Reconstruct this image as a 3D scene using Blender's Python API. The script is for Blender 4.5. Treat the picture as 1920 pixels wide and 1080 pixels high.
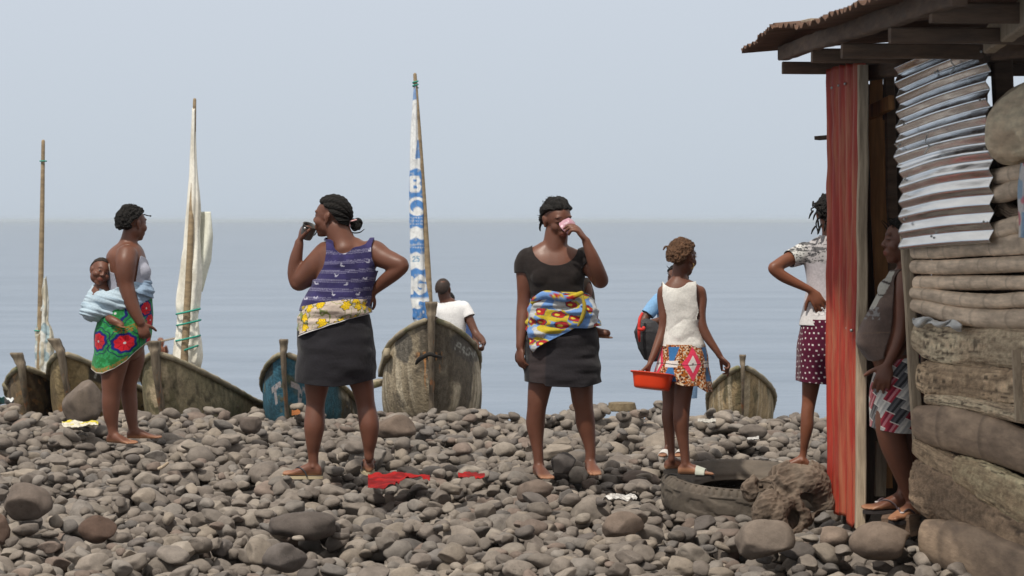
import bpy, bmesh, math, random, time
import numpy as np
from mathutils import Vector, Matrix, noise as mnoise
T0 = time.time()
random.seed(7); RNG = np.random.default_rng(11)
for o in list(bpy.data.objects): bpy.data.objects.remove(o)
SC = bpy.context.scene; COL = SC.collection
R = math.radians

# ---------------------------------------------------------------- camera, sky, sun
FPX, EYE, CX, CY = 4000.0, 1.5, 960.0, 413.0       # focal length in pixels of a 1920 wide frame, eye height, horizon
cam_d = bpy.data.cameras.new('camera'); cam = bpy.data.objects.new('camera', cam_d); COL.objects.link(cam)
cam.location = (0, 0, EYE); cam.rotation_euler = (R(90), 0, 0)
cam_d.sensor_width = 36; cam_d.lens = 36 * FPX / 1920; cam_d.shift_y = -(540 - CY) / 1920
cam_d.clip_start = 0.1; cam_d.clip_end = 20000
cam_d.dof.use_dof = True; cam_d.dof.focus_distance = 12.3; cam_d.dof.aperture_fstop = 6.3
SC.camera = cam
SUN_EL, SUN_AZ = 58.0, 208.0                        # degrees; azimuth counted from +Y towards +X
world = bpy.data.worlds.new('World'); SC.world = world; world.use_nodes = True
wn = world.node_tree.nodes; wl_ = world.node_tree.links
sky = wn.new('ShaderNodeTexSky'); sky.sky_type = 'NISHITA'; sky.sun_disc = False
sky.sun_elevation = R(SUN_EL); sky.sun_rotation = R(SUN_AZ); sky.altitude = 0
sky.air_density = 1.0; sky.dust_density = 1.0; sky.ozone_density = 1.5
bg = wn['Background']; bg.inputs['Strength'].default_value = 0.10
# a bright veil of haze over the whole sky, thickest at the horizon
tcw = wn.new('ShaderNodeTexCoord'); sep = wn.new('ShaderNodeSeparateXYZ'); wl_.new(tcw.outputs['Generated'], sep.inputs[0])
mrw = wn.new('ShaderNodeMapRange'); mrw.inputs['From Max'].default_value = .9; mrw.inputs['To Min'].default_value = .97; mrw.inputs['To Max'].default_value = .9; wl_.new(sep.outputs['Z'], mrw.inputs[0])
cr = wn.new('ShaderNodeValToRGB'); cr.color_ramp.elements[0].color = (4.5, 5.08, 5.75, 1); cr.color_ramp.elements[1].color = (5.15, 5.62, 6.3, 1)
cr.color_ramp.elements[1].position = .11; _e = cr.color_ramp.elements.new(.32); _e.color = (6.9, 6.6, 6.2, 1);  wl_.new(sep.outputs['Z'], cr.inputs[0])
mxw = wn.new('ShaderNodeMix'); mxw.data_type = 'RGBA'; wl_.new(mrw.outputs[0], mxw.inputs['Factor']); wl_.new(sky.outputs[0], mxw.inputs['A']); wl_.new(cr.outputs[0], mxw.inputs['B'])
wl_.new(mxw.outputs['Result'], bg.inputs['Color'])
sun_d = bpy.data.lights.new('sun', 'SUN'); sun = bpy.data.objects.new('sun', sun_d); COL.objects.link(sun)
sun_d.energy = 3.05; sun_d.angle = R(2.0); sun_d.color = (1.0, 0.93, 0.82)
_az, _el = R(SUN_AZ), R(SUN_EL)
SUND = Vector((math.sin(_az) * math.cos(_el), math.cos(_az) * math.cos(_el), math.sin(_el)))
sun.rotation_euler = SUND.to_track_quat('Z', 'Y').to_euler()
SC.view_settings.view_transform = 'Standard'; SC.view_settings.look = 'None'
SC.view_settings.exposure = 0.24; SC.view_settings.gamma = 1.0
SC.cycles.max_bounces = 6; SC.cycles.transparent_max_bounces = 8

# ---------------------------------------------------------------- helpers
def P(px, py, Y):
    """point at depth Y that the photograph shows at pixel (px, py) of 1920 x 1080"""
    return Vector(((px - CX) * Y / FPX, Y, EYE - (py - CY) * Y / FPX))

def thing(name, label, cat, loc=(0, 0, 0), group=None):
    o = bpy.data.objects.new(name, None); COL.objects.link(o); o.location = loc
    o.empty_display_size = 0.1
    return tag(o, label, cat, group)

def tag(o, label=None, cat=None, group=None, kind=None):
    if label: o['label'] = label
    if cat: o['category'] = cat
    if group: o['group'] = group
    if kind: o['kind'] = kind
    return o

def wloc(o):
    v = Vector((0, 0, 0))
    while o is not None:
        v += o.location; o = o.parent
    return v

def obj(name, verts, faces, mat, parent=None, origin=None, smooth=True, col=None, solid=0.0, label=None, soff=-1):
    """link ONE mesh object built of world-space vertices"""
    verts = np.asarray(verts, dtype=np.float64).reshape(-1, 3)
    base = wloc(parent) if parent is not None else Vector((0, 0, 0))
    if origin is None:
        mn, mx = verts.min(0), verts.max(0)
        origin = Vector(((mn[0] + mx[0]) / 2, (mn[1] + mx[1]) / 2, mn[2])) if parent is None else base
    origin = Vector(origin)
    me = bpy.data.meshes.new(name)
    v = verts - np.array(origin)
    if isinstance(faces, np.ndarray):
        nf, k = faces.shape
        me.vertices.add(len(v)); me.vertices.foreach_set('co', v.astype(np.float32).ravel())
        me.loops.add(nf * k); me.loops.foreach_set('vertex_index', faces.astype(np.int32).ravel())
        me.polygons.add(nf); me.polygons.foreach_set('loop_start', np.arange(0, nf * k, k, dtype=np.int32))
        me.update(calc_edges=True)
    else:
        me.from_pydata([tuple(x) for x in v], [], faces)
    me.validate(); me.update()
    me.polygons.foreach_set('use_smooth', [bool(smooth)] * len(me.polygons))
    if col is not None:
        a = me.color_attributes.new('Col', 'FLOAT_COLOR', 'POINT')
        c = np.ones((len(v), 4), np.float32); c[:, :3] = np.clip(np.asarray(col, dtype=np.float32), 0, 1)
        a.data.foreach_set('color', c.ravel())
    me.materials.append(mat)
    o = bpy.data.objects.new(name, me); COL.objects.link(o)
    if parent is not None: o.parent = parent
    o.location = origin - base
    if solid:
        m = o.modifiers.new('thickness', 'SOLIDIFY'); m.thickness = solid; m.offset = soff
    if label: o['label'] = label
    return o

class MB:
    """collects closed pieces into one mesh"""
    def __init__(s): s.v = []; s.f = []; s.n = 0
    def add(s, v, f):
        v = np.asarray(v, float).reshape(-1, 3)
        s.f += [tuple(int(i) + s.n for i in q) for q in f]; s.v.append(v); s.n += len(v); return s
    def box(s, a, b, w, h, up=(0, 0, 1), jit=0.0):
        """bar from a to b, w wide (sideways), h thick (along up)"""
        a, b, up = Vector(a), Vector(b), Vector(up)
        d = (b - a).normalized(); sd = d.cross(up).normalized(); u = sd.cross(d).normalized()
        bev = min(w, h) * 0.12
        ring = [(-w/2, -h/2 + bev), (-w/2 + bev, -h/2), (w/2 - bev, -h/2), (w/2, -h/2 + bev), (w/2, h/2 - bev), (w/2 - bev, h/2), (-w/2 + bev, h/2), (-w/2, h/2 - bev)]
        n = max(2, int((b - a).length / 0.15) + 1); V = []; F = []
        for i in range(n):
            c = a.lerp(b, i / (n - 1))
            c = c + sd * random.uniform(-jit, jit) + u * random.uniform(-jit, jit)
            k = 1 + random.uniform(-jit, jit) * 2
            V += [c + sd * x * k + u * y * k for x, y in ring]
        for i in range(n - 1):
            for j in range(8):
                F.append((i*8 + j, i*8 + (j+1) % 8, (i+1)*8 + (j+1) % 8, (i+1)*8 + j))
        F.append(tuple(reversed(range(8)))); F.append(tuple(range((n-1)*8, n*8)))
        return s.add([tuple(q) for q in V], F)
    def tube(s, pts, rad, seg=12, sub=4, rz=None):
        v, f = tube(pts, rad, seg, sub); return s.add(v, f)
    def ell(s, c, r, rot=None, n=16):
        v, f = ellipsoid(c, r, rot, n); return s.add(v, f)
    def build(s, name, mat, parent=None, **k):
        return obj(name, np.concatenate(s.v), s.f, mat, parent, **k)

def catmull(pts, sub):
    """rows of any width, sub points per span"""
    p = np.asarray(pts, float); n = len(p)
    if n < 3 or sub <= 1:
        if sub <= 1: return p
        t = np.linspace(0, 1, sub * (n - 1) + 1) * (n - 1)
        i = np.minimum(t.astype(int), n - 2); w = (t - i)[:, None]
        return p[i] * (1 - w) + p[i + 1] * w
    q = np.vstack([2*p[0] - p[1], p, 2*p[-1] - p[-2]])
    out = []
    for i in range(n - 1):
        a, b, c, d = q[i], q[i+1], q[i+2], q[i+3]
        for k in range(sub):
            t = k / sub
            out.append(0.5 * ((2*b) + (-a + c)*t + (2*a - 5*b + 4*c - d)*t*t + (-a + 3*b - 3*c + d)*t**3))
    out.append(p[-1]); return np.array(out)

def tube(pts, rad, seg=12, sub=4, caps=True):
    """round tapered tube through pts with rounded ends"""
    pts = [tuple(p) for p in pts]
    if not hasattr(rad, '__len__'): rad = [rad] * len(pts)
    a = catmull([p + (r,) for p, r in zip(pts, rad)], sub)
    c, r = a[:, :3], np.maximum(a[:, 3], 1e-4)
    tg = np.gradient(c, axis=0); tg /= np.linalg.norm(tg, axis=1)[:, None] + 1e-12
    u = np.cross(tg[0], (0.3, 0.2, 0.93) if abs(tg[0][2]) < 0.9 else (1, 0.1, 0)); u /= np.linalg.norm(u)
    rings = []; th = np.linspace(0, 2*np.pi, seg, endpoint=False)
    cs, sn = np.cos(th)[:, None], np.sin(th)[:, None]
    fr = []
    for i in range(len(c)):
        u = u - tg[i] * np.dot(u, tg[i]); u /= np.linalg.norm(u) + 1e-12
        fr.append((u.copy(), np.cross(tg[i], u)))
    def ring(i, off, k): 
        u_, w_ = fr[i]; return c[i] + tg[i]*off + (cs*u_ + sn*w_) * r[i] * k
    L = []
    if caps:
        for a_ in (80, 50, 22): L.append(ring(0, -r[0]*math.sin(R(a_)), math.cos(R(a_))))
    for i in range(len(c)): L.append(ring(i, 0, 1))
    if caps:
        for a_ in (22, 50, 80): L.append(ring(len(c)-1, r[-1]*math.sin(R(a_)), math.cos(R(a_))))
    V = np.concatenate(L); n = len(L); F = []
    for i in range(n - 1):
        for j in range(seg):
            F.append((i*seg + j, i*seg + (j+1) % seg, (i+1)*seg + (j+1) % seg, (i+1)*seg + j))
    F.append(tuple(reversed(range(seg)))); F.append(tuple(range((n-1)*seg, n*seg)))
    return V, F

def ellipsoid(c, r, rot=None, n=16):
    m = n // 2 + 1; V = []
    th = np.linspace(0, 2*np.pi, n, endpoint=False)
    V = [(0, 0, -1.0)]
    for i in range(1, m - 1):
        ph = -math.pi/2 + math.pi * i / (m - 1)
        V += [(math.cos(ph)*math.cos(t), math.cos(ph)*math.sin(t), math.sin(ph)) for t in th]
    V.append((0, 0, 1.0)); F = []
    for j in range(n): F.append((0, 1 + (j+1) % n, 1 + j))
    for i in range(m - 3):
        for j in range(n): F.append((1 + i*n + j, 1 + i*n + (j+1) % n, 1 + (i+1)*n + (j+1) % n, 1 + (i+1)*n + j))
    b = 1 + (m - 3) * n
    for j in range(n): F.append((len(V)-1, b + j, b + (j+1) % n))
    V = np.array(V) * np.array(r)
    if rot is not None: V = V @ np.array(rot.to_3x3() if hasattr(rot, 'to_3x3') else rot).T
    return V + np.array(c), F

def grid(fn, nu, nv, close_u=False):
    """surface from fn(U,V)->(N,3) on a grid, quads as an array"""
    u = np.linspace(0, 1, nu + (1 if close_u else 0))[:nu]; v = np.linspace(0, 1, nv)
    U, V = np.meshgrid(u, v); pts = fn(U.ravel(), V.ravel())
    i, j = np.meshgrid(np.arange(nu if close_u else nu - 1), np.arange(nv - 1)); i = i.ravel(); j = j.ravel()
    i2 = (i + 1) % nu
    F = np.stack([j*nu + i, j*nu + i2, (j+1)*nu + i2, (j+1)*nu + i], 1)
    return pts, F, U.ravel(), V.ravel()

# value noise, vectorised
_perm = np.random.default_rng(5).random((64, 64, 64)).astype(np.float32)
def vnoise(x, y, z=0.0, scale=1.0, octaves=1):
    out = 0; amp = 1; tot = 0; x = np.asarray(x, float)*scale; y = np.asarray(y, float)*scale; z = np.asarray(z, float)*scale + 0*x
    y = y + 0*x
    for _ in range(octaves):
        xi, yi, zi = np.floor(x).astype(int), np.floor(y).astype(int), np.floor(z).astype(int)
        fx, fy, fz = x - xi, y - yi, z - zi
        fx, fy, fz = [f*f*(3 - 2*f) for f in (fx, fy, fz)]
        g = lambda a, b, c: _perm[(xi+a) & 63, (yi+b) & 63, (zi+c) & 63]
        v = ((g(0,0,0)*(1-fx) + g(1,0,0)*fx)*(1-fy) + (g(0,1,0)*(1-fx) + g(1,1,0)*fx)*fy)*(1-fz) + \
            ((g(0,0,1)*(1-fx) + g(1,0,1)*fx)*(1-fy) + (g(0,1,1)*(1-fx) + g(1,1,1)*fx)*fy)*fz
        out = out + (v*2 - 1)*amp; tot += amp; amp *= .5; x = x*2.03 + 7; y = y*2.03 + 3; z = z*2.03 + 11
    return out / tot

def mixc(a, b, t):
    t = np.clip(np.asarray(t, float), 0, 1)[:, None]; return np.asarray(a, float)*(1 - t) + np.asarray(b, float)*t
def sstep(a, b, x): t = np.clip((x - a) / (b - a), 0, 1); return t*t*(3 - 2*t)

def material(name, col=(.5, .5, .5), col2=None, nscale=6.0, stretch=(1, 1, 1), rough=.7, spec=.4, metal=0.0, bump=0.0,
             bscale=40.0, bstretch=None, attr=False, var=0.25, col3=None, nscale3=2.0, t3=(.5, .7), sheen=0.0, transl=0.0, rough2=None, bumpd=.01):
    m = bpy.data.materials.new(name); m.use_nodes = True; nt = m.node_tree; N, L = nt.nodes, nt.links
    b = N['Principled BSDF']
    tc = N.new('ShaderNodeTexCoord')
    def noise(sc, st, det=5, ro=.6):
        mp = N.new('ShaderNodeMapping'); mp.inputs['Scale'].default_value = st; L.new(tc.outputs['Object'], mp.inputs['Vector'])
        n = N.new('ShaderNodeTexNoise'); n.inputs['Scale'].default_value = sc; n.inputs['Detail'].default_value = det; n.inputs['Roughness'].default_value = ro
        L.new(mp.outputs[0], n.inputs['Vector']); return n
    def ramp(n, a, c):
        r = N.new('ShaderNodeMapRange'); r.inputs['From Min'].default_value = a; r.inputs['From Max'].default_value = c
        L.new(n.outputs[0], r.inputs['Value']); return r
    def mix(f, a, c):
        x = N.new('ShaderNodeMix'); x.data_type = 'RGBA'
        if hasattr(f, 'outputs'): L.new(f.outputs[0], x.inputs['Factor'])
        else: x.inputs['Factor'].default_value = f
        for s, q in ((x.inputs['A'], a), (x.inputs['B'], c)):
            if isinstance(q, (tuple, list)): s.default_value = tuple(q) + (1,)
            else: L.new(q, s)
        return x
    n1 = noise(nscale, stretch); r1 = ramp(n1, .33, .67)
    if attr:
        at = N.new('ShaderNodeAttribute'); at.attribute_name = 'Col'
        r1.inputs['To Min'].default_value = 1 - var; r1.inputs['To Max'].default_value = 1 + var
        vm = N.new('ShaderNodeVectorMath'); vm.operation = 'SCALE'
        L.new(at.outputs['Color'], vm.inputs[0]); L.new(r1.outputs[0], vm.inputs['Scale']); out = vm.outputs[0]
    else:
        if col2 is None: col2 = tuple(c*(1 - var) for c in col)
        out = mix(r1, col, col2).outputs['Result']
    if col3 is not None:
        n3 = noise(nscale3, stretch, 6, .65); r3 = ramp(n3, *t3); out = mix(r3, out, col3).outputs['Result']
    L.new(out, b.inputs['Base Color'])
    b.inputs['Roughness'].default_value = rough; b.inputs['Metallic'].default_value = metal
    b.inputs['Specular IOR Level'].default_value = spec
    if rough2 is not None:
        rr = ramp(noise(nscale*1.7, stretch), .35, .65); rr.inputs['To Min'].default_value = rough; rr.inputs['To Max'].default_value = rough2
        L.new(rr.outputs[0], b.inputs['Roughness'])
    if sheen: b.inputs['Sheen Weight'].default_value = sheen; b.inputs['Sheen Roughness'].default_value = .5
    if bump:
        nb = noise(bscale, bstretch or stretch, 6, .6)
        bp = N.new('ShaderNodeBump'); bp.inputs['Strength'].default_value = bump; bp.inputs['Distance'].default_value = bumpd
        L.new(nb.outputs[0], bp.inputs['Height']); L.new(bp.outputs[0], b.inputs['Normal'])
    return m

# strokes of plain capital letters and digits, in a unit box
SEG = {'P': [[(0,0),(0,1),(.55,1),(.6,.75),(.55,.5),(0,.5)]], 'A': [[(0,0),(.3,1),(.6,0)],[(.12,.38),(.48,.38)]],
       '0': [[(.05,.1),(.05,.9),(.3,1),(.55,.9),(.55,.1),(.3,0),(.05,.1)]], '1': [[(.15,.8),(.3,1),(.3,0)]],
       '9': [[(.55,.6),(.3,.45),(.05,.6),(.05,.9),(.3,1),(.55,.9),(.55,.2),(.3,0),(.05,.1)]], '4': [[(.45,0),(.45,1),(0,.35),(.6,.35)]],
       '-': [[(.1,.45),(.5,.45)]], '.': [[(.25,0),(.32,.05)]], 'B': [[(0,0),(0,1),(.45,1),(.55,.75),(.4,.53),(0,.53)],[(.4,.53),(.6,.28),(.5,0),(0,0)]],
       'G': [[(.58,.8),(.35,1),(.08,.8),(.05,.25),(.3,0),(.58,.15),(.58,.45),(.35,.45)]], 'T': [[(0,1),(.6,1)],[(.3,1),(.3,0)]],
       '2': [[(.05,.8),(.3,1),(.55,.8),(.5,.55),(.05,0),(.6,0)]], '5': [[(.55,1),(.1,1),(.08,.58),(.4,.62),(.58,.35),(.4,0),(.05,.08)]],
       'k': [[(.05,0),(.05,1)],[(.45,.65),(.08,.3),(.5,0)]], 'g': [[(.5,.6),(.1,.6),(.08,.15),(.5,.1),(.5,.65),(.5,-.3),(.1,-.3)]], ' ': [], 'I': [[(.3,0),(.3,1)]], '6': [[(.5,1),(.1,.6),(.05,.2),(.3,0),(.55,.2),(.5,.5),(.1,.45)]],
       'N': [[(0,0),(0,1),(.55,0),(.55,1)]]}
def text_dist(txt, u, v, u0, v0, h, adv=.8, ang=0.0):
    """distance of the points (u,v) to the strokes of txt whose lower left corner is (u0,v0), letters h tall"""
    d = np.full(len(u), 9.0); ca, sa = math.cos(ang), math.sin(ang)
    x = ((u-u0)*ca + (v-v0)*sa)/h; y = (-(u-u0)*sa + (v-v0)*ca)/h; o = 0.0
    for ch in txt:
        for pl in SEG.get(ch, []):
            for (ax, ay), (bx, by) in zip(pl[:-1], pl[1:]):
                ax_, bx_ = ax + o, bx + o; dx, dy = bx_ - ax_, by - ay; q = dx*dx + dy*dy + 1e-9
                t = np.clip(((x - ax_)*dx + (y - ay)*dy)/q, 0, 1)
                d = np.minimum(d, np.hypot(x - ax_ - t*dx, y - ay - t*dy))
        o += adv
    return d * h
# ---------------------------------------------------------------- sea and beach
def ground_z(x, y):
    """level on which the tops of the cobbles lie"""
    x = np.asarray(x, float); y = np.asarray(y, float)
    z = 0.0*x + 0.012*np.sin(x*1.3 + y*.7) + 0.010*np.sin(y*1.9 - x*.6)
    z = z + 0.03*sstep(-2.5, -4.5, x)*sstep(13, 16, y)
    return z - np.where(y > 17.0, (y - 17.0)*.155, 0) 

m_sea = bpy.data.materials.new('sea_water'); m_sea.use_nodes = True
def _sea(m):
    N, L = m.node_tree.nodes, m.node_tree.links; b = N['Principled BSDF']
    tc0 = N.new('ShaderNodeTexCoord'); mp0 = N.new('ShaderNodeMapping'); mp0.inputs['Scale'].default_value = (.05, .22, 1); L.new(tc0.outputs['Object'], mp0.inputs[0])
    n0 = N.new('ShaderNodeTexNoise'); n0.inputs['Scale'].default_value = 1.0; n0.inputs['Detail'].default_value = 6; n0.inputs['Roughness'].default_value = .7; L.new(mp0.outputs[0], n0.inputs[0])
    r0 = N.new('ShaderNodeMapRange'); r0.inputs['From Min'].default_value = .38; r0.inputs['From Max'].default_value = .62; L.new(n0.outputs[0], r0.inputs[0])
    m0 = N.new('ShaderNodeMix'); m0.data_type = 'RGBA'; m0.inputs['A'].default_value = (.125, .175, .245, 1); m0.inputs['B'].default_value = (.18, .235, .315, 1); L.new(r0.outputs[0], m0.inputs['Factor']); L.new(m0.outputs['Result'], b.inputs['Base Color'])
    b.inputs['Roughness'].default_value = .28; b.inputs['IOR'].default_value = 1.33
    tc = N.new('ShaderNodeTexCoord'); prev = None
    for sc, st, dist in ((.2, (.25, 1, 1), .45), (1.1, (.35, 1, 1), .18), (5, (.6, 1, 1), .04)):
        mp = N.new('ShaderNodeMapping'); mp.inputs['Scale'].default_value = st; L.new(tc.outputs['Object'], mp.inputs[0])
        n = N.new('ShaderNodeTexNoise'); n.inputs['Scale'].default_value = sc; n.inputs['Detail'].default_value = 4; L.new(mp.outputs[0], n.inputs[0])
        bp = N.new('ShaderNodeBump'); bp.inputs['Strength'].default_value = .8; bp.inputs['Distance'].default_value = dist; L.new(n.outputs[0], bp.inputs['Height'])
        if prev: L.new(prev.outputs[0], bp.inputs['Normal'])
        prev = bp
    L.new(prev.outputs[0], b.inputs['Normal'])
_sea(m_sea)
SEA_Z = -2.2
sea = obj('sea', [(-3000, 20, SEA_Z), (3000, 20, SEA_Z), (3000, 5900, SEA_Z), (-3000, 5900, SEA_Z)], [(0, 1, 2, 3)], m_sea, smooth=False)
tag(sea, 'calm grey blue sea reaching to the hazy horizon', 'sea', kind='structure')
sea_bed = None

m_sand = material('dark_grit', (.05, .043, .037), (.025, .021, .018), nscale=30, rough=.95, bump=.6, bscale=120)
def _beach(U, V):
    x = -9 + 18*U; y = 4 + 32*V; return np.stack([x, y, ground_z(x, y) - .15 - .6*sstep(26, 36, y)*0], 1)
v, f, *_ = grid(_beach, 60, 120)
beach = obj('beach_ground', v, f, m_sand)
tag(beach, 'dark grit of the beach showing between the cobbles', 'ground', kind='structure')

# ---------------------------------------------------------------- cobbles
def ico(sub):
    bm = bmesh.new(); bmesh.ops.create_icosphere(bm, subdivisions=sub, radius=1.0)
    v = np.array([q.co[:] for q in bm.verts]); f = np.array([[q.index for q in p.verts] for p in bm.faces]); bm.free(); return v, f
def stone_shape(v, seed):
    """a water-worn stone: a sphere cut by soft planes, pushed about by low noise, flattened"""
    g = np.random.default_rng(seed); p = v.copy()
    for _ in range(g.integers(4, 9)):
        n = g.normal(size=3); n /= np.linalg.norm(n); d = g.uniform(.50, .86); s = p @ n
        over = np.maximum(s - d, 0); p -= (over * g.uniform(.75, .97))[:, None] * n
    nn = vnoise(p[:,0] + seed*3.1, p[:,1] + seed, p[:,2], 1.3, 2)
    p *= (1 + .16*nn)[:, None]
    p *= np.array([1, g.uniform(.62, .95), g.uniform(.38, .66)])
    p /= np.abs(p[:, 0]).max(); return p
V2, F2 = ico(3); V3, F3 = ico(4); V1, F1 = ico(2)
NS = 26
SH_LO = [stone_shape(V1, s) for s in range(NS)]; SH_MID = [stone_shape(V2, s) for s in range(NS)]; SH_HI = [stone_shape(V3, s) for s in range(NS)]
SAREA = [(s[:, 1].max(), s[:, 2].max(), -s[:, 2].min()) for s in SH_MID]

m_stone = bpy.data.materials.new('volcanic_stone'); m_stone.use_nodes = True
def _stone(m):
    N, L = m.node_tree.nodes, m.node_tree.links; b = N['Principled BSDF']
    tc = N.new('ShaderNodeNewGeometry'); at = N.new('ShaderNodeAttribute'); at.attribute_name = 'Col'
    oi = N.new('ShaderNodeAttribute'); oi.attribute_type = 'OBJECT'; oi.attribute_name = 'tint'
    add = N.new('ShaderNodeVectorMath'); add.operation = 'ADD'; L.new(at.outputs['Color'], add.inputs[0]); L.new(oi.outputs['Vector'], add.inputs[1])
    n = N.new('ShaderNodeTexNoise'); n.inputs['Scale'].default_value = 16; n.inputs['Detail'].default_value = 8; n.inputs['Roughness'].default_value = .7; L.new(tc.outputs['Position'], n.inputs[0])
    r = N.new('ShaderNodeMapRange'); r.inputs['From Min'].default_value = .3; r.inputs['From Max'].default_value = .7; r.inputs['To Min'].default_value = .72; r.inputs['To Max'].default_value = 1.25; L.new(n.outputs[0], r.inputs[0])
    s = N.new('ShaderNodeVectorMath'); s.operation = 'SCALE'; L.new(add.outputs[0], s.inputs[0]); L.new(r.outputs[0], s.inputs['Scale'])
    vo = N.new('ShaderNodeTexVoronoi'); vo.inputs['Scale'].default_value = 85; L.new(tc.outputs['Position'], vo.inputs[0])
    n3 = N.new('ShaderNodeTexNoise'); n3.inputs['Scale'].default_value = 5; L.new(tc.outputs['Position'], n3.inputs[0])
    pr = N.new('ShaderNodeMapRange'); pr.inputs['From Min'].default_value = .05; pr.inputs['From Max'].default_value = .28; L.new(vo.outputs['Distance'], pr.inputs[0])
    pm = N.new('ShaderNodeMapRange'); pm.inputs['From Min'].default_value = .5; pm.inputs['From Max'].default_value = .62; L.new(n3.outputs[0], pm.inputs[0])
    mx = N.new('ShaderNodeMix'); mx.data_type = 'FLOAT'; L.new(pm.outputs[0], mx.inputs['Factor']); mx.inputs['A'].default_value = 1.0; L.new(pr.outputs[0], mx.inputs['B'])
    s2 = N.new('ShaderNodeMapRange'); s2.inputs['To Min'].default_value = .72; L.new(mx.outputs['Result'], s2.inputs[0])
    s3 = N.new('ShaderNodeVectorMath'); s3.operation = 'SCALE'; L.new(s.outputs[0], s3.inputs[0]); L.new(s2.outputs[0], s3.inputs['Scale'])
    L.new(s3.outputs[0], b.inputs['Base Color']); b.inputs['Roughness'].default_value = .86; b.inputs['Specular IOR Level'].default_value = .25
    b1 = N.new('ShaderNodeBump'); b1.inputs['Strength'].default_value = .55; b1.inputs['Distance'].default_value = .012; L.new(n.outputs[0], b1.inputs['Height'])
    b2 = N.new('ShaderNodeBump'); b2.inputs['Strength'].default_value = .7; b2.inputs['Distance'].default_value = .004; L.new(mx.outputs['Result'], b2.inputs['Height'])
    L.new(b1.outputs[0], b2.inputs['Normal']); L.new(b2.outputs[0], b.inputs['Normal'])
_stone(m_stone)

PAL = np.array([(.205,.178,.155), (.185,.162,.143), (.235,.205,.178), (.165,.142,.125), (.15,.138,.13), (.27,.238,.205), (.19,.15,.128), (.12,.106,.098), (.21,.19,.172), (.25,.215,.18)])
PAL = PAL*np.array((.95, .945, .94)); PALW = np.array([5, 5, 4, 4, 2, 2, 1.6, 1.4, 4, 3]); PALW = PALW / PALW.sum()
FEET = []        # (x, y, z, radius): where something stands on the stones, filled by the specs below
def stand(px, py, Y, r=.06):
    q = P(px, py, Y); FEET.append((q.x, q.y, q.z, r))
for a in ((1012, 893, 12.5), (1028, 896, 12.45), (1108, 886, 12.55), (1114, 888, 12.5),          # woman in black
          (590, 896, 12.4), (560, 894, 12.4), (533, 888, 12.45), (693, 886, 12.6), (690, 880, 12.75),   # woman in the vest
          (206, 828, 14.45), (228, 832, 14.35), (245, 832, 14.3), (252, 822, 14.6), (278, 824, 14.6),   # mother
          (1254, 850, 13.6), (1507, 874, 12.3), (1488, 870, 12.35), (1552, 876, 12.3)):
    stand(*a)
q = P(1392, 930, 11.2); TYRE_C = Vector((q.x + .045, 11.55, -.055)); FEET.append((TYRE_C.x, TYRE_C.y, -.02, .50))
q = P(1490, 950, 10.9); FEET.append((q.x, 10.75, -.03, .24))
for a in ((1700, 975, 10.05), (1680, 985, 9.95), (1740, 990, 9.95)): stand(*a, r=.12)
# pile the stones: a height map is filled stone by stone, each one laid into a low place
CELL = .02; GX0, GY0, GNX, GNY = -5.6, 7.6, 560, 720     # 11.2 m x 14.4 m
hm = np.empty((GNY, GNX), np.float32)
yy, xx = np.meshgrid(GY0 + (np.arange(GNY) + .5)*CELL, GX0 + (np.arange(GNX) + .5)*CELL, indexing='ij')
gz = ground_z(xx, yy).astype(np.float32); hm[:] = gz - .14
cap = gz + .055 + .03*vnoise(xx, yy, 0, .8, 2)      # how high a stone may reach
for (fx, fy, fz, fr) in FEET:
    m_ = (xx - fx)**2 + (yy - fy)**2 < (fr + .03)**2
    cap[m_] = np.minimum(cap[m_], fz + .004)
STONES = []     # (shape, x, y, z, r, rotz, tiltx, tilty, colour)
def put_stone(x, y, r, k, rz, tx, ty, colr, z=None, force=False):
    b, ht, hb = SAREA[k]; ry = r*b
    n = int(r/CELL) + 2; ix = int((x - GX0)/CELL); iy = int((y - GY0)/CELL)
    x0, x1, y0, y1 = max(ix-n, 0), min(ix+n+1, GNX), max(iy-n, 0), min(iy+n+1, GNY)
    if x1 - x0 < 3 or y1 - y0 < 3: return False
    dx = xx[y0:y1, x0:x1] - x; dy = yy[y0:y1, x0:x1] - y; c, s = math.cos(rz), math.sin(rz)
    u = (dx*c + dy*s)/r; w = (-dx*s + dy*c)/ry; q = u*u + w*w; m = q < .96
    if m.sum() < 3: return False
    sub = hm[y0:y1, x0:x1]; core = q < .55
    prof = np.sqrt(np.maximum(1 - q, 0))
    if z is None:
        low = sub + hb*r*prof*.80           # the stone's underside must clear the pile
        z = float(np.percentile(low[m], 78)) - .006
    top = z + ht*r*prof*.93
    if not force:
        if (top[m] > cap[y0:y1, x0:x1][m]).mean() > .10: return False
        if (top[m] > cap[y0:y1, x0:x1][m] + .03).any(): return False
    sub[m] = np.maximum(sub[m], top[m])
    STONES.append((k, x, y, z, r, rz, tx, ty, colr)); return True

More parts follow.
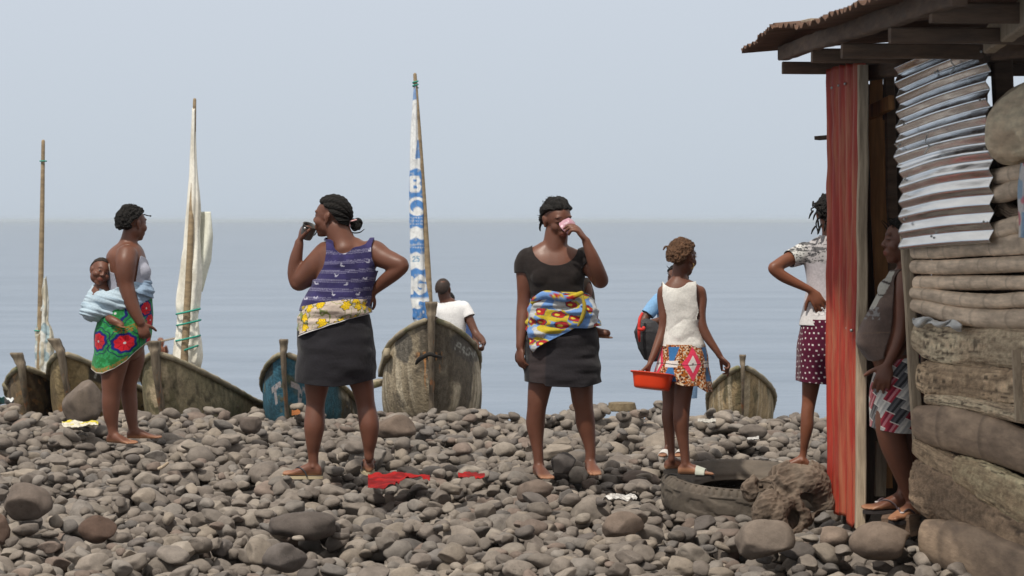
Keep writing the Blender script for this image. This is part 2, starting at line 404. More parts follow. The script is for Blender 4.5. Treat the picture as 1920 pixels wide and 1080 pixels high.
SPECIAL = [  # px, base py, width px, height px, shape, colour, label, category
 (154, 797, 78, 84, 0, (.13,.118,.108), 'tall rounded grey boulder standing upright beside the mother with the baby on her back', .0),
 (42, 985, 118, 72, 5, (.12,.108,.10), 'big smooth dark oval boulder at the left edge of the beach', .0),
 (186, 1020, 78, 54, 9, (.085,.062,.052), 'dark reddish brown angular stone right of the big oval boulder', .0),
 (-8, 1026, 58, 66, 12, (.09,.068,.058), 'brown stone half cut off by the left edge below the big oval boulder', .0),
 (566, 1012, 128, 54, 14, (.085,.080,.078), 'long low charcoal boulder in the foreground between the drinking woman and the camera', .0),
 (741, 826, 82, 46, 16, (.135,.115,.10), 'broad flat brown boulder behind the foot of the woman in the striped vest', .0),
 (470, 812, 42, 34, 18, (.11,.10,.095), 'round dark grey stone on the ridge below the bow of the mossy boat', .0),
 (1003, 947, 72, 46, 20, (.14,.122,.11), 'rounded boulder lying in front of the bare feet of the woman in black', .0),
 (1056, 890, 48, 42, 22, (.085,.085,.088), 'dark slate grey round stone between the bare feet of the woman in black', .0),
 (1168, 1012, 82, 50, 1, (.15,.13,.115), 'large rounded boulder in the foreground below the crumpled plastic', .0),
 (1432, 1052, 118, 76, 7, (.17,.155,.14), 'largest smooth pale boulder in front of the driftwood stump', .0),
 (1655, 1052, 128, 74, 11, (.16,.138,.12), 'large pitted brown boulder in front of the hut doorway', .0),
 (1411, 825, 56, 30, 24, (.11,.105,.10), 'dark flat stone behind the tyre near the right hand boat', .0),
 (535, 1078, 86, 60, 2, (.10,.097,.097), 'dark bluish grey boulder at the bottom edge below the long charcoal boulder', .0),
 (1560, 1030, 60, 44, 13, (.19,.165,.145), 'rounded stone just in front of the foot of the red iron sheet', .0),
]
SPECIAL = [q[:5] + (tuple(np.array(q[5])*(1.12, 1.0, .92)),) + q[6:] for q in SPECIAL]
SPEC_IDX = {}
for (px, py, wpx, hpx, k, c, lab, _) in SPECIAL:
    Y = FPX*EYE/(py - CY) + .5*wpx*11/FPX*.7; s = FPX/Y; r = wpx/s/2
    X = (px - CX)/s; ht, hb = SAREA[k][1], SAREA[k][2]
    zc = EYE - (py - hpx/2 - CY)/s
    kz = (hpx/s/2)/(.5*(ht + hb)*r)
    if put_stone(X, Y, r, k, 0.0, 0, 0, c, z=zc, force=True): SPEC_IDX[len(STONES) - 1] = (lab, kz)

g = np.random.default_rng(3)
def rnd_stones(n, r0, r1, y0=8.0, y1=20.6, pw=1.0):
    ys = g.uniform(y0, y1, n)
    for y in ys:
        hw = .25*y + .45; x = g.uniform(-hw, hw); r = r0 + (r1 - r0)*g.random()**pw
        k = int(g.integers(NS)); best = None
        if r < .07:                                   # small ones look for a hollow
            for _ in range(5):
                x_, y_ = x + g.uniform(-.12, .12), y + g.uniform(-.12, .12)
                ix, iy = int((x_-GX0)/CELL), int((y_-GY0)/CELL)
                if 0 <= ix < GNX and 0 <= iy < GNY:
                    d = hm[iy, ix] - gz[iy, ix]
                    if best is None or d < best[0]: best = (d, x_, y_)
            if best: x, y = best[1], best[2]
        c = PAL[g.choice(len(PAL), p=PALW)] * g.uniform(.82, 1.15)
        put_stone(x, y, r, k, g.uniform(0, 6.28), g.normal(0, .22), g.normal(0, .22), c)
rnd_stones(700, .085, .140, pw=2.0)
rnd_stones(4600, .052, .088, pw=1.2)
rnd_stones(5600, .036, .060)
rnd_stones(2600, .024, .038)

def stone_mesh(shape, st, kz=1.0):
    k, x, y, z, r, rz, tx, ty, c = st
    M_ = np.array(Matrix.Rotation(rz, 3, 'Z') @ Matrix.Rotation(tx, 3, 'X') @ Matrix.Rotation(ty, 3, 'Y'))
    return (shape[k]*np.array([r, r, r*kz])) @ M_.T + np.array([x, y, z])
def screen_size(i):
    k, x, y, z, r, *_ = STONES[i]; px = 960 + FPX*x/y; py = CY + FPX*(EYE - z)/y
    if not (-20 < px < 1940 and py < 1095): return 0
    # what the hut or the hull of a boat hides does not show
    if px > 1735 or y > 17.3: return 0
    return r/y * (1 if z > ground_z(x, y) - .05 else .55)
order = sorted(range(len(STONES)), key=lambda i: -(9 if i in SPEC_IDX else screen_size(i)))
SINGLE = set(order[:300])
stone_mesh_cache = []
for k in range(NS):
    me = bpy.data.meshes.new('cobble'); me.from_pydata([tuple(q) for q in SH_HI[k]], [], [tuple(int(a) for a in q) for q in F3])
    me.polygons.foreach_set('use_smooth', [True]*len(me.polygons)); me.materials.append(m_stone); stone_mesh_cache.append(me)
for i in order[:300]:
    k, x, y, z, r, rz, tx, ty, c = STONES[i]
    lab, kz = SPEC_IDX.get(i, (None, 1.0))
    o = bpy.data.objects.new('boulder' if lab else 'cobble', stone_mesh_cache[k]); COL.objects.link(o)
    o.location = (x, y, z); o.rotation_euler = (tx, ty, rz); o.scale = (r, r, r*kz)
    o['tint'] = [float(q) for q in c]
    if lab: tag(o, lab, 'boulder')
    else: tag(o, 'smooth grey brown volcanic cobble lying among the other cobbles of the beach', 'stone', 'cobbles covering the beach')
VV, FF, CC = [], [], []; nv = 0
for i, st in enumerate(STONES):
    if i in SINGLE: continue
    far = st[2] > 13.5 or st[4] < .04
    sh, ff = (SH_LO, F1) if far else (SH_MID, F2)
    v = stone_mesh(sh, st); VV.append(v); FF.append(ff + nv); nv += len(v); CC.append(np.tile(st[8], (len(v), 1)))
cob = obj('cobbles', np.concatenate(VV), np.concatenate(FF), m_stone, col=np.concatenate(CC), origin=(0, 12, 0))
tag(cob, 'thousands of small grey brown cobbles filling the beach between the larger ones', 'stones', kind='stuff')
print('stones', len(STONES), 'verts', nv, 'mean top', float((hm - gz)[100:400].mean()), 't', time.time() - T0)
# ---------------------------------------------------------------- the hut on the right
m_wood = material('weathered_wood', (.50, .405, .295), (.27, .21, .15), nscale=9, stretch=(6, 6, .6), rough=.85, bump=.5, bscale=40, bstretch=(5, 5, .35), col3=(.33, .27, .205), nscale3=5)
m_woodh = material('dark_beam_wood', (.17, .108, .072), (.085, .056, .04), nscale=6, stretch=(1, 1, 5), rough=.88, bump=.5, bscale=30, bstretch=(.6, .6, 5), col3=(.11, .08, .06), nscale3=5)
m_orange = material('raw_orange_wood', (.48, .23, .085), (.27, .125, .05), nscale=7, stretch=(6, 6, .5), rough=.75, bump=.3, bscale=40, bstretch=(5, 5, .4), col3=(.08, .045, .025), nscale3=4, t3=(.55, .75))
m_plank = material('old_dark_plank', (.10, .07, .05), (.045, .033, .026), nscale=7, stretch=(6, 6, .5), rough=.9, bump=.4, bscale=40, bstretch=(5, 5, .4))
m_log = material('bark_and_trunk', attr=True, var=.24, nscale=38, stretch=(1, .7, 1.4), rough=.9, bump=.8, bscale=90, bumpd=.012)
m_logs = material('smooth_grey_trunk', attr=True, var=.26, nscale=16, stretch=(1, .4, 1.5), rough=.75, bump=.4, bscale=60, bumpd=.008)
m_shiny = material('bright_galvanised_iron', (.74, .76, .78), (.60, .62, .64), nscale=5, stretch=(1, .5, 3), rough=.12, rough2=.26, metal=1.0, bump=.03, bscale=9, bumpd=.03)
m_red = material('red_painted_iron', (.40, .034, .018), (.24, .026, .018), nscale=7, stretch=(5, 5, .35), rough=.55, spec=.4, bump=.25, bscale=25, bstretch=(3, 3, .6), col3=(.38, .125, .065), nscale3=5, t3=(.44, .66))
m_rust = material('rusted_roof_iron', (.155, .088, .06), (.08, .05, .038), nscale=8, stretch=(.5, 4, 1), rough=.85, spec=.25, bump=.3, bscale=40, col3=(.17, .09, .055), nscale3=5, t3=(.55, .75))
m_nail = material('grey_nail_metal', (.45, .45, .44), rough=.4, metal=.8)

def wall_y(px, off=0.0):
    k = (px - CX)/FPX; return (1.83 + off + .197*9.9)/(k + .197)
hut = thing('hut', 'beach hut with a red iron sheet, stacked trunk wall and rusty corrugated roof', 'hut', P(1700, 985, 10.1))
def bar(name, mat, a, b, w, h, up=(0, 0, 1), jit=.002, parent=None, label=None):
    m = MB(); m.box(a, b, w, h, up, jit); return m.build(name, mat, parent or hut, smooth=False, label=label)

# red corrugated sheet, seen along its face
def _redsheet(U, V):
    top = np.where(U > .13, 2.27, 2.215) + .004*np.sin(U*40); bot = .02 + .05*vnoise(U*9, 0*U, 0, 1, 2) + np.where((U > .05) & (U < .33), .10, 0)*np.abs(np.sin(U*23))
    z = bot + (top - bot)*V; Y = 10.95 - .63*U
    X = 1.615 + .070*U + .021*np.sin(U*2*np.pi*5.2 + .6) + .010*vnoise(z*1.5, U*3, 0, 1, 2) + .004*vnoise(z*9, U*9, 2)
    return np.stack([X, Y, z], 1)
v, f, U, V = grid(_redsheet, 130, 120)
red = obj('iron_sheet', v, f, m_red, hut, solid=.0025, label='red painted corrugated sheet standing upright')
for u in (.08, .29, .48, .68, .83):
    p = _redsheet(np.array([u]), np.array([.955]))[0]; m = MB(); m.ell((p[0]-.006, p[1]-.02, p[2]), (.008, .008, .008), n=10); m.build('nail', m_nail, red)
for u in (.06, .25, .44, .66, .9):
    p = _redsheet(np.array([u]), np.array([.42]))[0]; m = MB(); m.ell((p[0]-.008, p[1]-.02, p[2] + .01*u), (.009, .009, .009), n=10); m.build('nail', m_nail, red)

# door posts and the boards seen through the doorway
bar('post', m_wood, P(1612, 990, 10.24), P(1619, 122, 10.24), .048, .045, up=(0, 1, 0), jit=.004, label='pale weathered post beside the red sheet')
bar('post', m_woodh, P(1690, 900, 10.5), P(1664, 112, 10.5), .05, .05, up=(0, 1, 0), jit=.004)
bar('post', m_wood, P(1724, 850, 9.86), P(1697, 440, 9.90), .05, .04, up=(0, 1, 0), jit=.004, label='slanting post at the end of the stacked trunks')
bar('board', m_orange, P(1655, 570, 10.75), P(1640, 222, 10.75), .07, .02, up=(0, 1, 0), jit=.006, label='orange brown board inside the doorway')
bar('board', m_orange, P(1668, 620, 10.8), P(1656, 225, 10.8), .05, .02, up=(0, 1, 0), jit=.004)
bar('board', m_orange, P(1643, 222, 10.85), P(1643, 148, 10.85), .065, .02, up=(0, 1, 0))
bar('brace', m_orange, P(1620, 216, 10.7), P(1672, 192, 10.35), .03, .07, label='short orange cross piece under the roof')
bar('board', m_orange, P(1662, 915, 10.72), P(1658, 780, 10.72), .06, .02, up=(0, 1, 0))
bar('board', m_wood, P(1650, 930, 10.6), P(1652, 828, 10.6), .055, .03, up=(0, 1, 0))
m = MB(); m.tube([P(1640, 772, 10.55), P(1638, 790, 10.55), P(1646, 806, 10.55), P(1655, 812, 10.6)], [.018, .017, .013, .01]); m.build('hooked_stick', m_wood, hut)
bar('threshold', m_woodh, P(1664, 985, 10.12), P(1716, 985, 10.02), .10, .10)
# far end wall: upright planks with slits
g2 = random.Random(4)
x = 1.70
while x < 4.2:
    w = g2.uniform(.09, .15); top = 2.20 if x < 2.45 else 2.07
    bar('wall_plank', m_plank, (x + w/2, 10.98 + g2.uniform(-.01, .01), -.05), (x + w/2 + g2.uniform(-.006, .006), 10.98, top), w, .02, up=(0, 1, 0))
    x += w + g2.choice([.002, .004, .004, .012])
x = 7.0
while x < 10.9:
    w = g2.uniform(.2, .3); bar('wall_plank', m_plank, (4.2, x + w/2, -.05), (4.2, x + w/2, 2.2), w, .02, up=(1, 0, 0)); x += w + .004
# beams under the roof
XE = 1.38
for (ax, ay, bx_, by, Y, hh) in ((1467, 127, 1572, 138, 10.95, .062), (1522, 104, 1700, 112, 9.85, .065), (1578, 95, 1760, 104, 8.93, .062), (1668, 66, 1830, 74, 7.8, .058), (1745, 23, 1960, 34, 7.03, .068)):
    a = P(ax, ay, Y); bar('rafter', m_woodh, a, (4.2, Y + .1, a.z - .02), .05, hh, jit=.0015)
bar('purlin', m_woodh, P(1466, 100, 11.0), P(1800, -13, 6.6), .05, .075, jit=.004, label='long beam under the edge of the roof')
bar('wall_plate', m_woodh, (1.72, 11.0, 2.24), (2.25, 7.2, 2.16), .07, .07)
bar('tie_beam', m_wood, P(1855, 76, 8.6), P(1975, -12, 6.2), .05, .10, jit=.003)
bar('post', m_woodh, P(1890, 330, 9.15), P(1876, 60, 9.15), .085, .06, up=(0, 1, 0), jit=.004)
bar('board', m_plank, P(1532, 259, 11.3), P(1600, 254, 11.2), .08, .02)
# rusty roof of overlapping corrugated sheets
EZ = [(6.0, 2.215), (7.24, 2.245), (8.6, 2.285), (9.3, 2.335), (10.1, 2.40), (11.0, 2.392), (11.3, 2.385)]
def roof_sheet(y0, y1, x0, x1, dz, tilt, seed, mat=m_rust):
    def fn(U, V):
        Y = y0 + (y1 - y0)*U; X = x0 + (x1 - x0)*V
        X = np.where(V < .01, X + .022*vnoise(Y*4, 0*Y, seed, 1, 2) + .010*vnoise(Y*19, 0*Y, seed + 4), X)
        z = np.interp(Y, [q[0] for q in EZ], [q[1] for q in EZ]) + dz + tilt*(U - .5) + .085*(X - 1.23)
        z = z + .011*np.sin(Y*2*np.pi/.082) + .006*vnoise(Y*4, X*3, seed)
        return np.stack([X, Y, z], 1)
    v, f, *_ = grid(fn, int((y1-y0)/.082*10), 40)
    return obj('roof_sheet', v, f, mat, hut, solid=.002)
roof_sheet(10.05, 11.22, 1.215, 3.1, .006, -.012, 1)
roof_sheet(9.1, 10.18, 1.235, 3.1, .018, .01, 2)
roof_sheet(8.45, 9.2, 1.225, 3.1, .008, -.016, 3)
roof_sheet(7.3, 8.55, 1.235, 3.1, .016, .006, 4)
roof_sheet(5.9, 7.4, 1.22, 3.1, .006, .012, 5)
roof_sheet(5.9, 11.25, 2.95, 4.4, .035, 0, 6)
bar('roof_batten', m_wood, (1.27, 8.9, 2.335), (1.30, 9.4, 2.375), .05, .015)

# trunks and bark rolls stacked as a wall
BARK = {'grey': ((.60, .525, .45), (.43, .375, .32)), 'pale': ((.70, .61, .49), (.45, .375, .29)), 'tan': ((.66, .54, .41), (.38, .30, .22)),
        'dark': ((.31, .25, .20), (.20, .16, .13)), 'white': ((.60, .60, .58), (.4, .39, .38)), 'brown': ((.44, .345, .26), (.27, .21, .16)), 'yellow': ((.74, .63, .46), (.47, .385, .275))}
def trunk(pts, kind, rough, off=0.0, seed=0, rings=None, name='wall_log', label=None, depth=None, flake=0.0):
    """pts: (px, py, radius px) along the wall"""
    if depth is None: depth = 1.0 if max(q[2] for q in pts) < 24 else .52
    a = catmull(pts, 26); n = len(a); nu = 72
    Yc = wall_y(a[:, 0], off) ; c = np.stack([(a[:, 0] - CX)*Yc/FPX, Yc, EYE - (a[:, 1] - CY)*Yc/FPX], 1); r = a[:, 2]*Yc/FPX
    L = np.concatenate([[0], np.cumsum(np.linalg.norm(np.diff(c, axis=0), axis=1))])
    tg = np.gradient(c, axis=0); tg /= np.linalg.norm(tg, axis=1)[:, None]
    up = np.array([0, 0, 1.0]); sd = np.cross(tg, up); sd /= np.linalg.norm(sd, axis=1)[:, None]; u2 = np.cross(sd, tg)
    th = np.linspace(0, 2*np.pi, nu, endpoint=False); V = []; C = []
    ca, cb = [np.minimum(np.array(q)*(1.14, 1.04, .92), .74) for q in BARK[kind]]
    for i in range(n):
        l = L[i]; ee = 2/(2.9 if rough > .06 else 2.25); x = np.sign(np.cos(th))*np.abs(np.cos(th))**ee; y = np.sign(np.sin(th))*np.abs(np.sin(th))**ee
        nn = vnoise(np.full(nu, l*3.0 + seed*9), x*1.2, y*1.2, 1, 3); n2 = vnoise(np.full(nu, l*13 + seed*9), x*5, y*5, 1, 3)
        k = 1 + rough*(.95*nn + .25*n2)
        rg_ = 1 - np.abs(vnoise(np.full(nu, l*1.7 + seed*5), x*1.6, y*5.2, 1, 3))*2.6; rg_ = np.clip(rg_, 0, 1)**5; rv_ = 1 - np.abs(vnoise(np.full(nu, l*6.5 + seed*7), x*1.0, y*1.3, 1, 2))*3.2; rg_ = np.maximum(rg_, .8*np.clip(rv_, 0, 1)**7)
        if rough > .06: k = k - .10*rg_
        if flake:   # a torn edge of bark standing off
            fl = vnoise(np.full(nu, l*2.2 + seed), x*.9, y*.9, 1, 2); k = k + flake*sstep(.0, .06, fl)
        ring = 0
        if rings:
            q = (l/rings + .13*math.sin(l*5 + seed)) % 1.0; ring = math.exp(-((q - .5)/.045)**2); k = k + .05*ring
            k = k - .04*math.exp(-((q - .42)/.04)**2)
        e = min(i, n - 1 - i); k = k*(.90 if e == 0 else 1)
        t = sstep(-.5, .5, .6*n2 + nn); pit = sstep(.30, .42, vnoise(np.full(nu, l*20 + seed*3), x*6, y*13, 1, 2)); pit = pit*(rough > .06); k = k - .03*pit
        V.append(c[i] + (sd[i]*(x*k*r[i]*depth)[:, None] + u2[i]*(y*k*r[i])[:, None]))
        cc = mixc(ca, cb, 1 - t)
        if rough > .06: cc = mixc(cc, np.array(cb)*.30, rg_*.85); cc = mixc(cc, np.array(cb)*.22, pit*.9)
        if flake: cc = mixc(cc, np.array(cb)*.7, .6*(1 - sstep(.0, .05, fl)))
        if rings: cc = mixc(cc, np.array(cb)*.55, np.full(nu, .55*ring))
        C.append(cc)
    F = []
    for i in range(n - 1):
        for j in range(nu): F.append((i*nu + j, (i+1)*nu + j, (i+1)*nu + (j+1) % nu, i*nu + (j+1) % nu))
    V = np.concatenate(V); C = np.concatenate(C); m0 = len(V)
    V = np.vstack([V, V[:nu].mean(0), V[-nu:].mean(0)]); C = np.vstack([C, ca*.45, ca*.45])
    for j in range(nu):
        F.append((m0, j, (j+1) % nu)); F.append((m0 + 1, (n-1)*nu + (j+1) % nu, (n-1)*nu + j))
    return obj(name, V, F, m_log if rough > .05 else m_logs, hut, col=C, label=label)
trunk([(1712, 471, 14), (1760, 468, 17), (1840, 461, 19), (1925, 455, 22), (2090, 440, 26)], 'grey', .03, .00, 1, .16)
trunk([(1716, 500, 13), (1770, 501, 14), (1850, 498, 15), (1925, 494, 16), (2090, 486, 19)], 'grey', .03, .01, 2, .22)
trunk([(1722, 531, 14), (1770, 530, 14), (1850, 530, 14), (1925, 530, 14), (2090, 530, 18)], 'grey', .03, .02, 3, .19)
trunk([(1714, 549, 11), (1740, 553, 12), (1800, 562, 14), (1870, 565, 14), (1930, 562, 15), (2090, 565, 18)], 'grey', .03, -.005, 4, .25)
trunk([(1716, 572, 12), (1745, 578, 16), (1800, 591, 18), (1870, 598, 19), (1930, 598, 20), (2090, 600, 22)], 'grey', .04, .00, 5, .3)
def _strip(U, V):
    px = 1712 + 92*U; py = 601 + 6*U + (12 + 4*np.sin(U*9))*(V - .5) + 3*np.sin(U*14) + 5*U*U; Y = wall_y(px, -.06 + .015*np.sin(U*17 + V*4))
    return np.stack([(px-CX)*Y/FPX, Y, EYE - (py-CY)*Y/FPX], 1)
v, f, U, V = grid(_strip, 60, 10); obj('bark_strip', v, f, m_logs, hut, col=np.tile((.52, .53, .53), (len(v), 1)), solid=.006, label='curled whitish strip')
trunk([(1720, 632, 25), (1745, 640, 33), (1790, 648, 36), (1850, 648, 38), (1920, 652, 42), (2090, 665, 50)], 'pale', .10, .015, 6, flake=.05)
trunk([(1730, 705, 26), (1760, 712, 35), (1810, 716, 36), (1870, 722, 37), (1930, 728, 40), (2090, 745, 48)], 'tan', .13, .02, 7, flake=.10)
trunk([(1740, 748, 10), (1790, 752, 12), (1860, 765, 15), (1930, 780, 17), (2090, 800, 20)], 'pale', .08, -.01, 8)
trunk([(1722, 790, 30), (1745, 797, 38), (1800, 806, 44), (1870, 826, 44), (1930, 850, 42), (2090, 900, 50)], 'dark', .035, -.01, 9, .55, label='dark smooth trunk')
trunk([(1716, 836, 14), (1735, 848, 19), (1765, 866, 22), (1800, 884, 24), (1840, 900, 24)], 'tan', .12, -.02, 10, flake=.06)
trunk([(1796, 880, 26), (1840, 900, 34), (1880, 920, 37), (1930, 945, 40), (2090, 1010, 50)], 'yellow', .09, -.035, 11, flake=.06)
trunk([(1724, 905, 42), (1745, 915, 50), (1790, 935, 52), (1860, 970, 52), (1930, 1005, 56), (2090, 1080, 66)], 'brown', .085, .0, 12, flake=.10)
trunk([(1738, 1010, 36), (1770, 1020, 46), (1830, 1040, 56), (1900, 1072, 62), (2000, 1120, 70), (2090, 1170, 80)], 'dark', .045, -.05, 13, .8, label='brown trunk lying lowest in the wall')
trunk([(1850, 333, 15), (1880, 330, 16), (1925, 322, 17), (2090, 300, 20)], 'grey', .04, .0, 14, .2)
trunk([(1849, 364, 14), (1880, 363, 17), (1925, 352, 19), (2090, 340, 22)], 'grey', .04, -.01, 15, .2)
trunk([(1872, 398, 9), (1885, 390, 13), (1905, 402, 12), (1930, 396, 12)], 'dark', .08, .03, 16)
trunk([(1862, 432, 15), (1890, 428, 18), (1925, 420, 18), (2090, 405, 20)], 'grey', .04, .0, 17, .2)
trunk([(1864, 262, 34), (1880, 252, 58), (1902, 238, 68), (1940, 222, 72), (2090, 190, 84)], 'pale', .05, -.02, 18, flake=.05, name='wall_roll', label='thick mottled roll under the roof')
bar('post', m_wood, P(1911, 790, 8.45), P(1905, 656, 8.5), .034, .02, up=(0, 1, 0))
# backing behind the trunks so that no light comes through the joints
bar('backing_board', m_plank, (2.03, 9.8, .95), (2.44, 7.8, .95), .02, 2.1)
# thin sticks that hold the trunks
for px, y0, y1 in ((1731, 470, 690), (1742, 560, 1000)):
    Y = wall_y(px, .03); m = MB(); m.tube([P(px, y0, Y), P(px+3, (y0+y1)/2, Y), P(px, y1, Y)], [.012, .014, .012]); m.build('stake', m_woodh, hut)

# silvery corrugated sheet hung on the wall
def _shiny(U, V):
    pl = 127 + (468 - 127)*V; pr = 52 + (455 - 52)*V
    bend = 6*np.sin(np.pi*U)*np.sin(np.pi*V*.8 + .4)
    py = pl + (pr - pl)*U - bend; ph = V*12.2
    w = ((ph % 1.0)); prof = .5 + np.arcsin(.94*np.cos(w*2*np.pi))/2.6
    px = 1684 + (1857 - 1684)*U + 3*vnoise(V*5, U*2, 3) + np.where(V < .42, -4*(1-U), 0) + np.where(V > .42, -9*(1-U)*(V < .55), 0)
    Y = wall_y(px, -.060) + 0*px; Y = np.where(px < 1700, Y, Y)
    X = (px - CX)*Y/FPX; Z = EYE - (py - CY)*Y/FPX
    d = .021*(prof - .5) + .010*vnoise(U*2, V*3, 5) + .0010*vnoise(U*7, V*20, 8)
    Z = Z - (prof - .5)*.004
    return np.stack([X - d*.98, Y - d*.19, Z], 1)
v, f, *_ = grid(_shiny, 90, 420)
shiny = obj('iron_sheet', v, f, m_shiny, hut, solid=.0015, label='bright silvery corrugated sheet hung sideways')
for (u, q) in ((.04, .62), (.06, .84), (.03, .44), (.1, .33), (.92, .1), (.95, .33), (.96, .56), (.95, .9), (.4, .12), (.4, .5), (.35, .95)):
    p = _shiny(np.array([u]), np.array([q]))[0]; m = MB(); m.ell((p[0]-.008, p[1]-.012, p[2]), (.006, .006, .006), n=8); m.build('nail', m_nail, shiny)
for (u, q) in ((.62, .13), (.40, .50)):
    p = _shiny(np.array([u]), np.array([q]))[0]; m = MB(); m.tube([(p[0]-.02, p[1]-.02, p[2]+.05), (p[0]-.03, p[1]-.03, p[2]+.02), (p[0]-.012, p[1]-.02, p[2]), (p[0]-.03, p[1]-.01, p[2]-.03)], .003, 6); m.build('tie_wire', m_nail, shiny)

m_cloth = material('cloth', attr=True, var=.10, nscale=90, rough=.9, spec=.15, bump=.45, bscale=38, bumpd=.008, sheen=.12)
def _hang(U, V):
    px = 1908 + 40*U - 3*np.sin(V*5) + 6*(1-V)*(1-U); py = 305 + 140*V + 4*U; Y = wall_y(px, -.07) + .015*np.sin(U*14 + V*3) - .02*V
    return np.stack([(px-CX)*Y/FPX, Y, EYE - (py-CY)*Y/FPX], 1)
v, f, U, V = grid(_hang, 40, 60); c = mixc((.62, .60, .60), (.60, .22, .25), sstep(.1, .3, vnoise(U*4, V*8, 3))); c = mixc(c, (.30, .42, .55), sstep(.35, .5, vnoise(U*5, V*7, 9)))
tag(obj('hanging_cloth', v, f, m_cloth, col=c, solid=.003), 'pale pink and white patterned cloth hanging over the stacked trunks at the right edge', 'cloth')
# ---------------------------------------------------------------- dugout boats
m_hull = material('weathered_hull', attr=True, var=.34, nscale=18, rough=.88, bump=.8, bscale=34, bumpd=.02, stretch=(1, 1, 1))
m_stem = material('stem_timber', (.25, .205, .15), (.12, .095, .07), nscale=8, stretch=(4, 4, .7), rough=.88, bump=.5, bscale=40, col3=(.36, .15, .06), nscale3=3.5, t3=(.60, .70))
m_rail = material('mossy_rail', (.36, .31, .225), (.22, .19, .13), nscale=9, rough=.9, bump=.4, bscale=50, col3=(.14, .15, .07), nscale3=4)
m_mast = material('bamboo_mast', (.36, .27, .165), (.20, .15, .095), nscale=10, stretch=(1, 1, 3), rough=.75, bump=.2, bscale=40)
m_sail = material('woven_plastic_sail', attr=True, var=.10, nscale=30, rough=.62, spec=.35, bump=.35, bscale=60, bumpd=.006)
m_rope = material('green_rope', (.03, .32, .24), (.02, .22, .17), rough=.8)

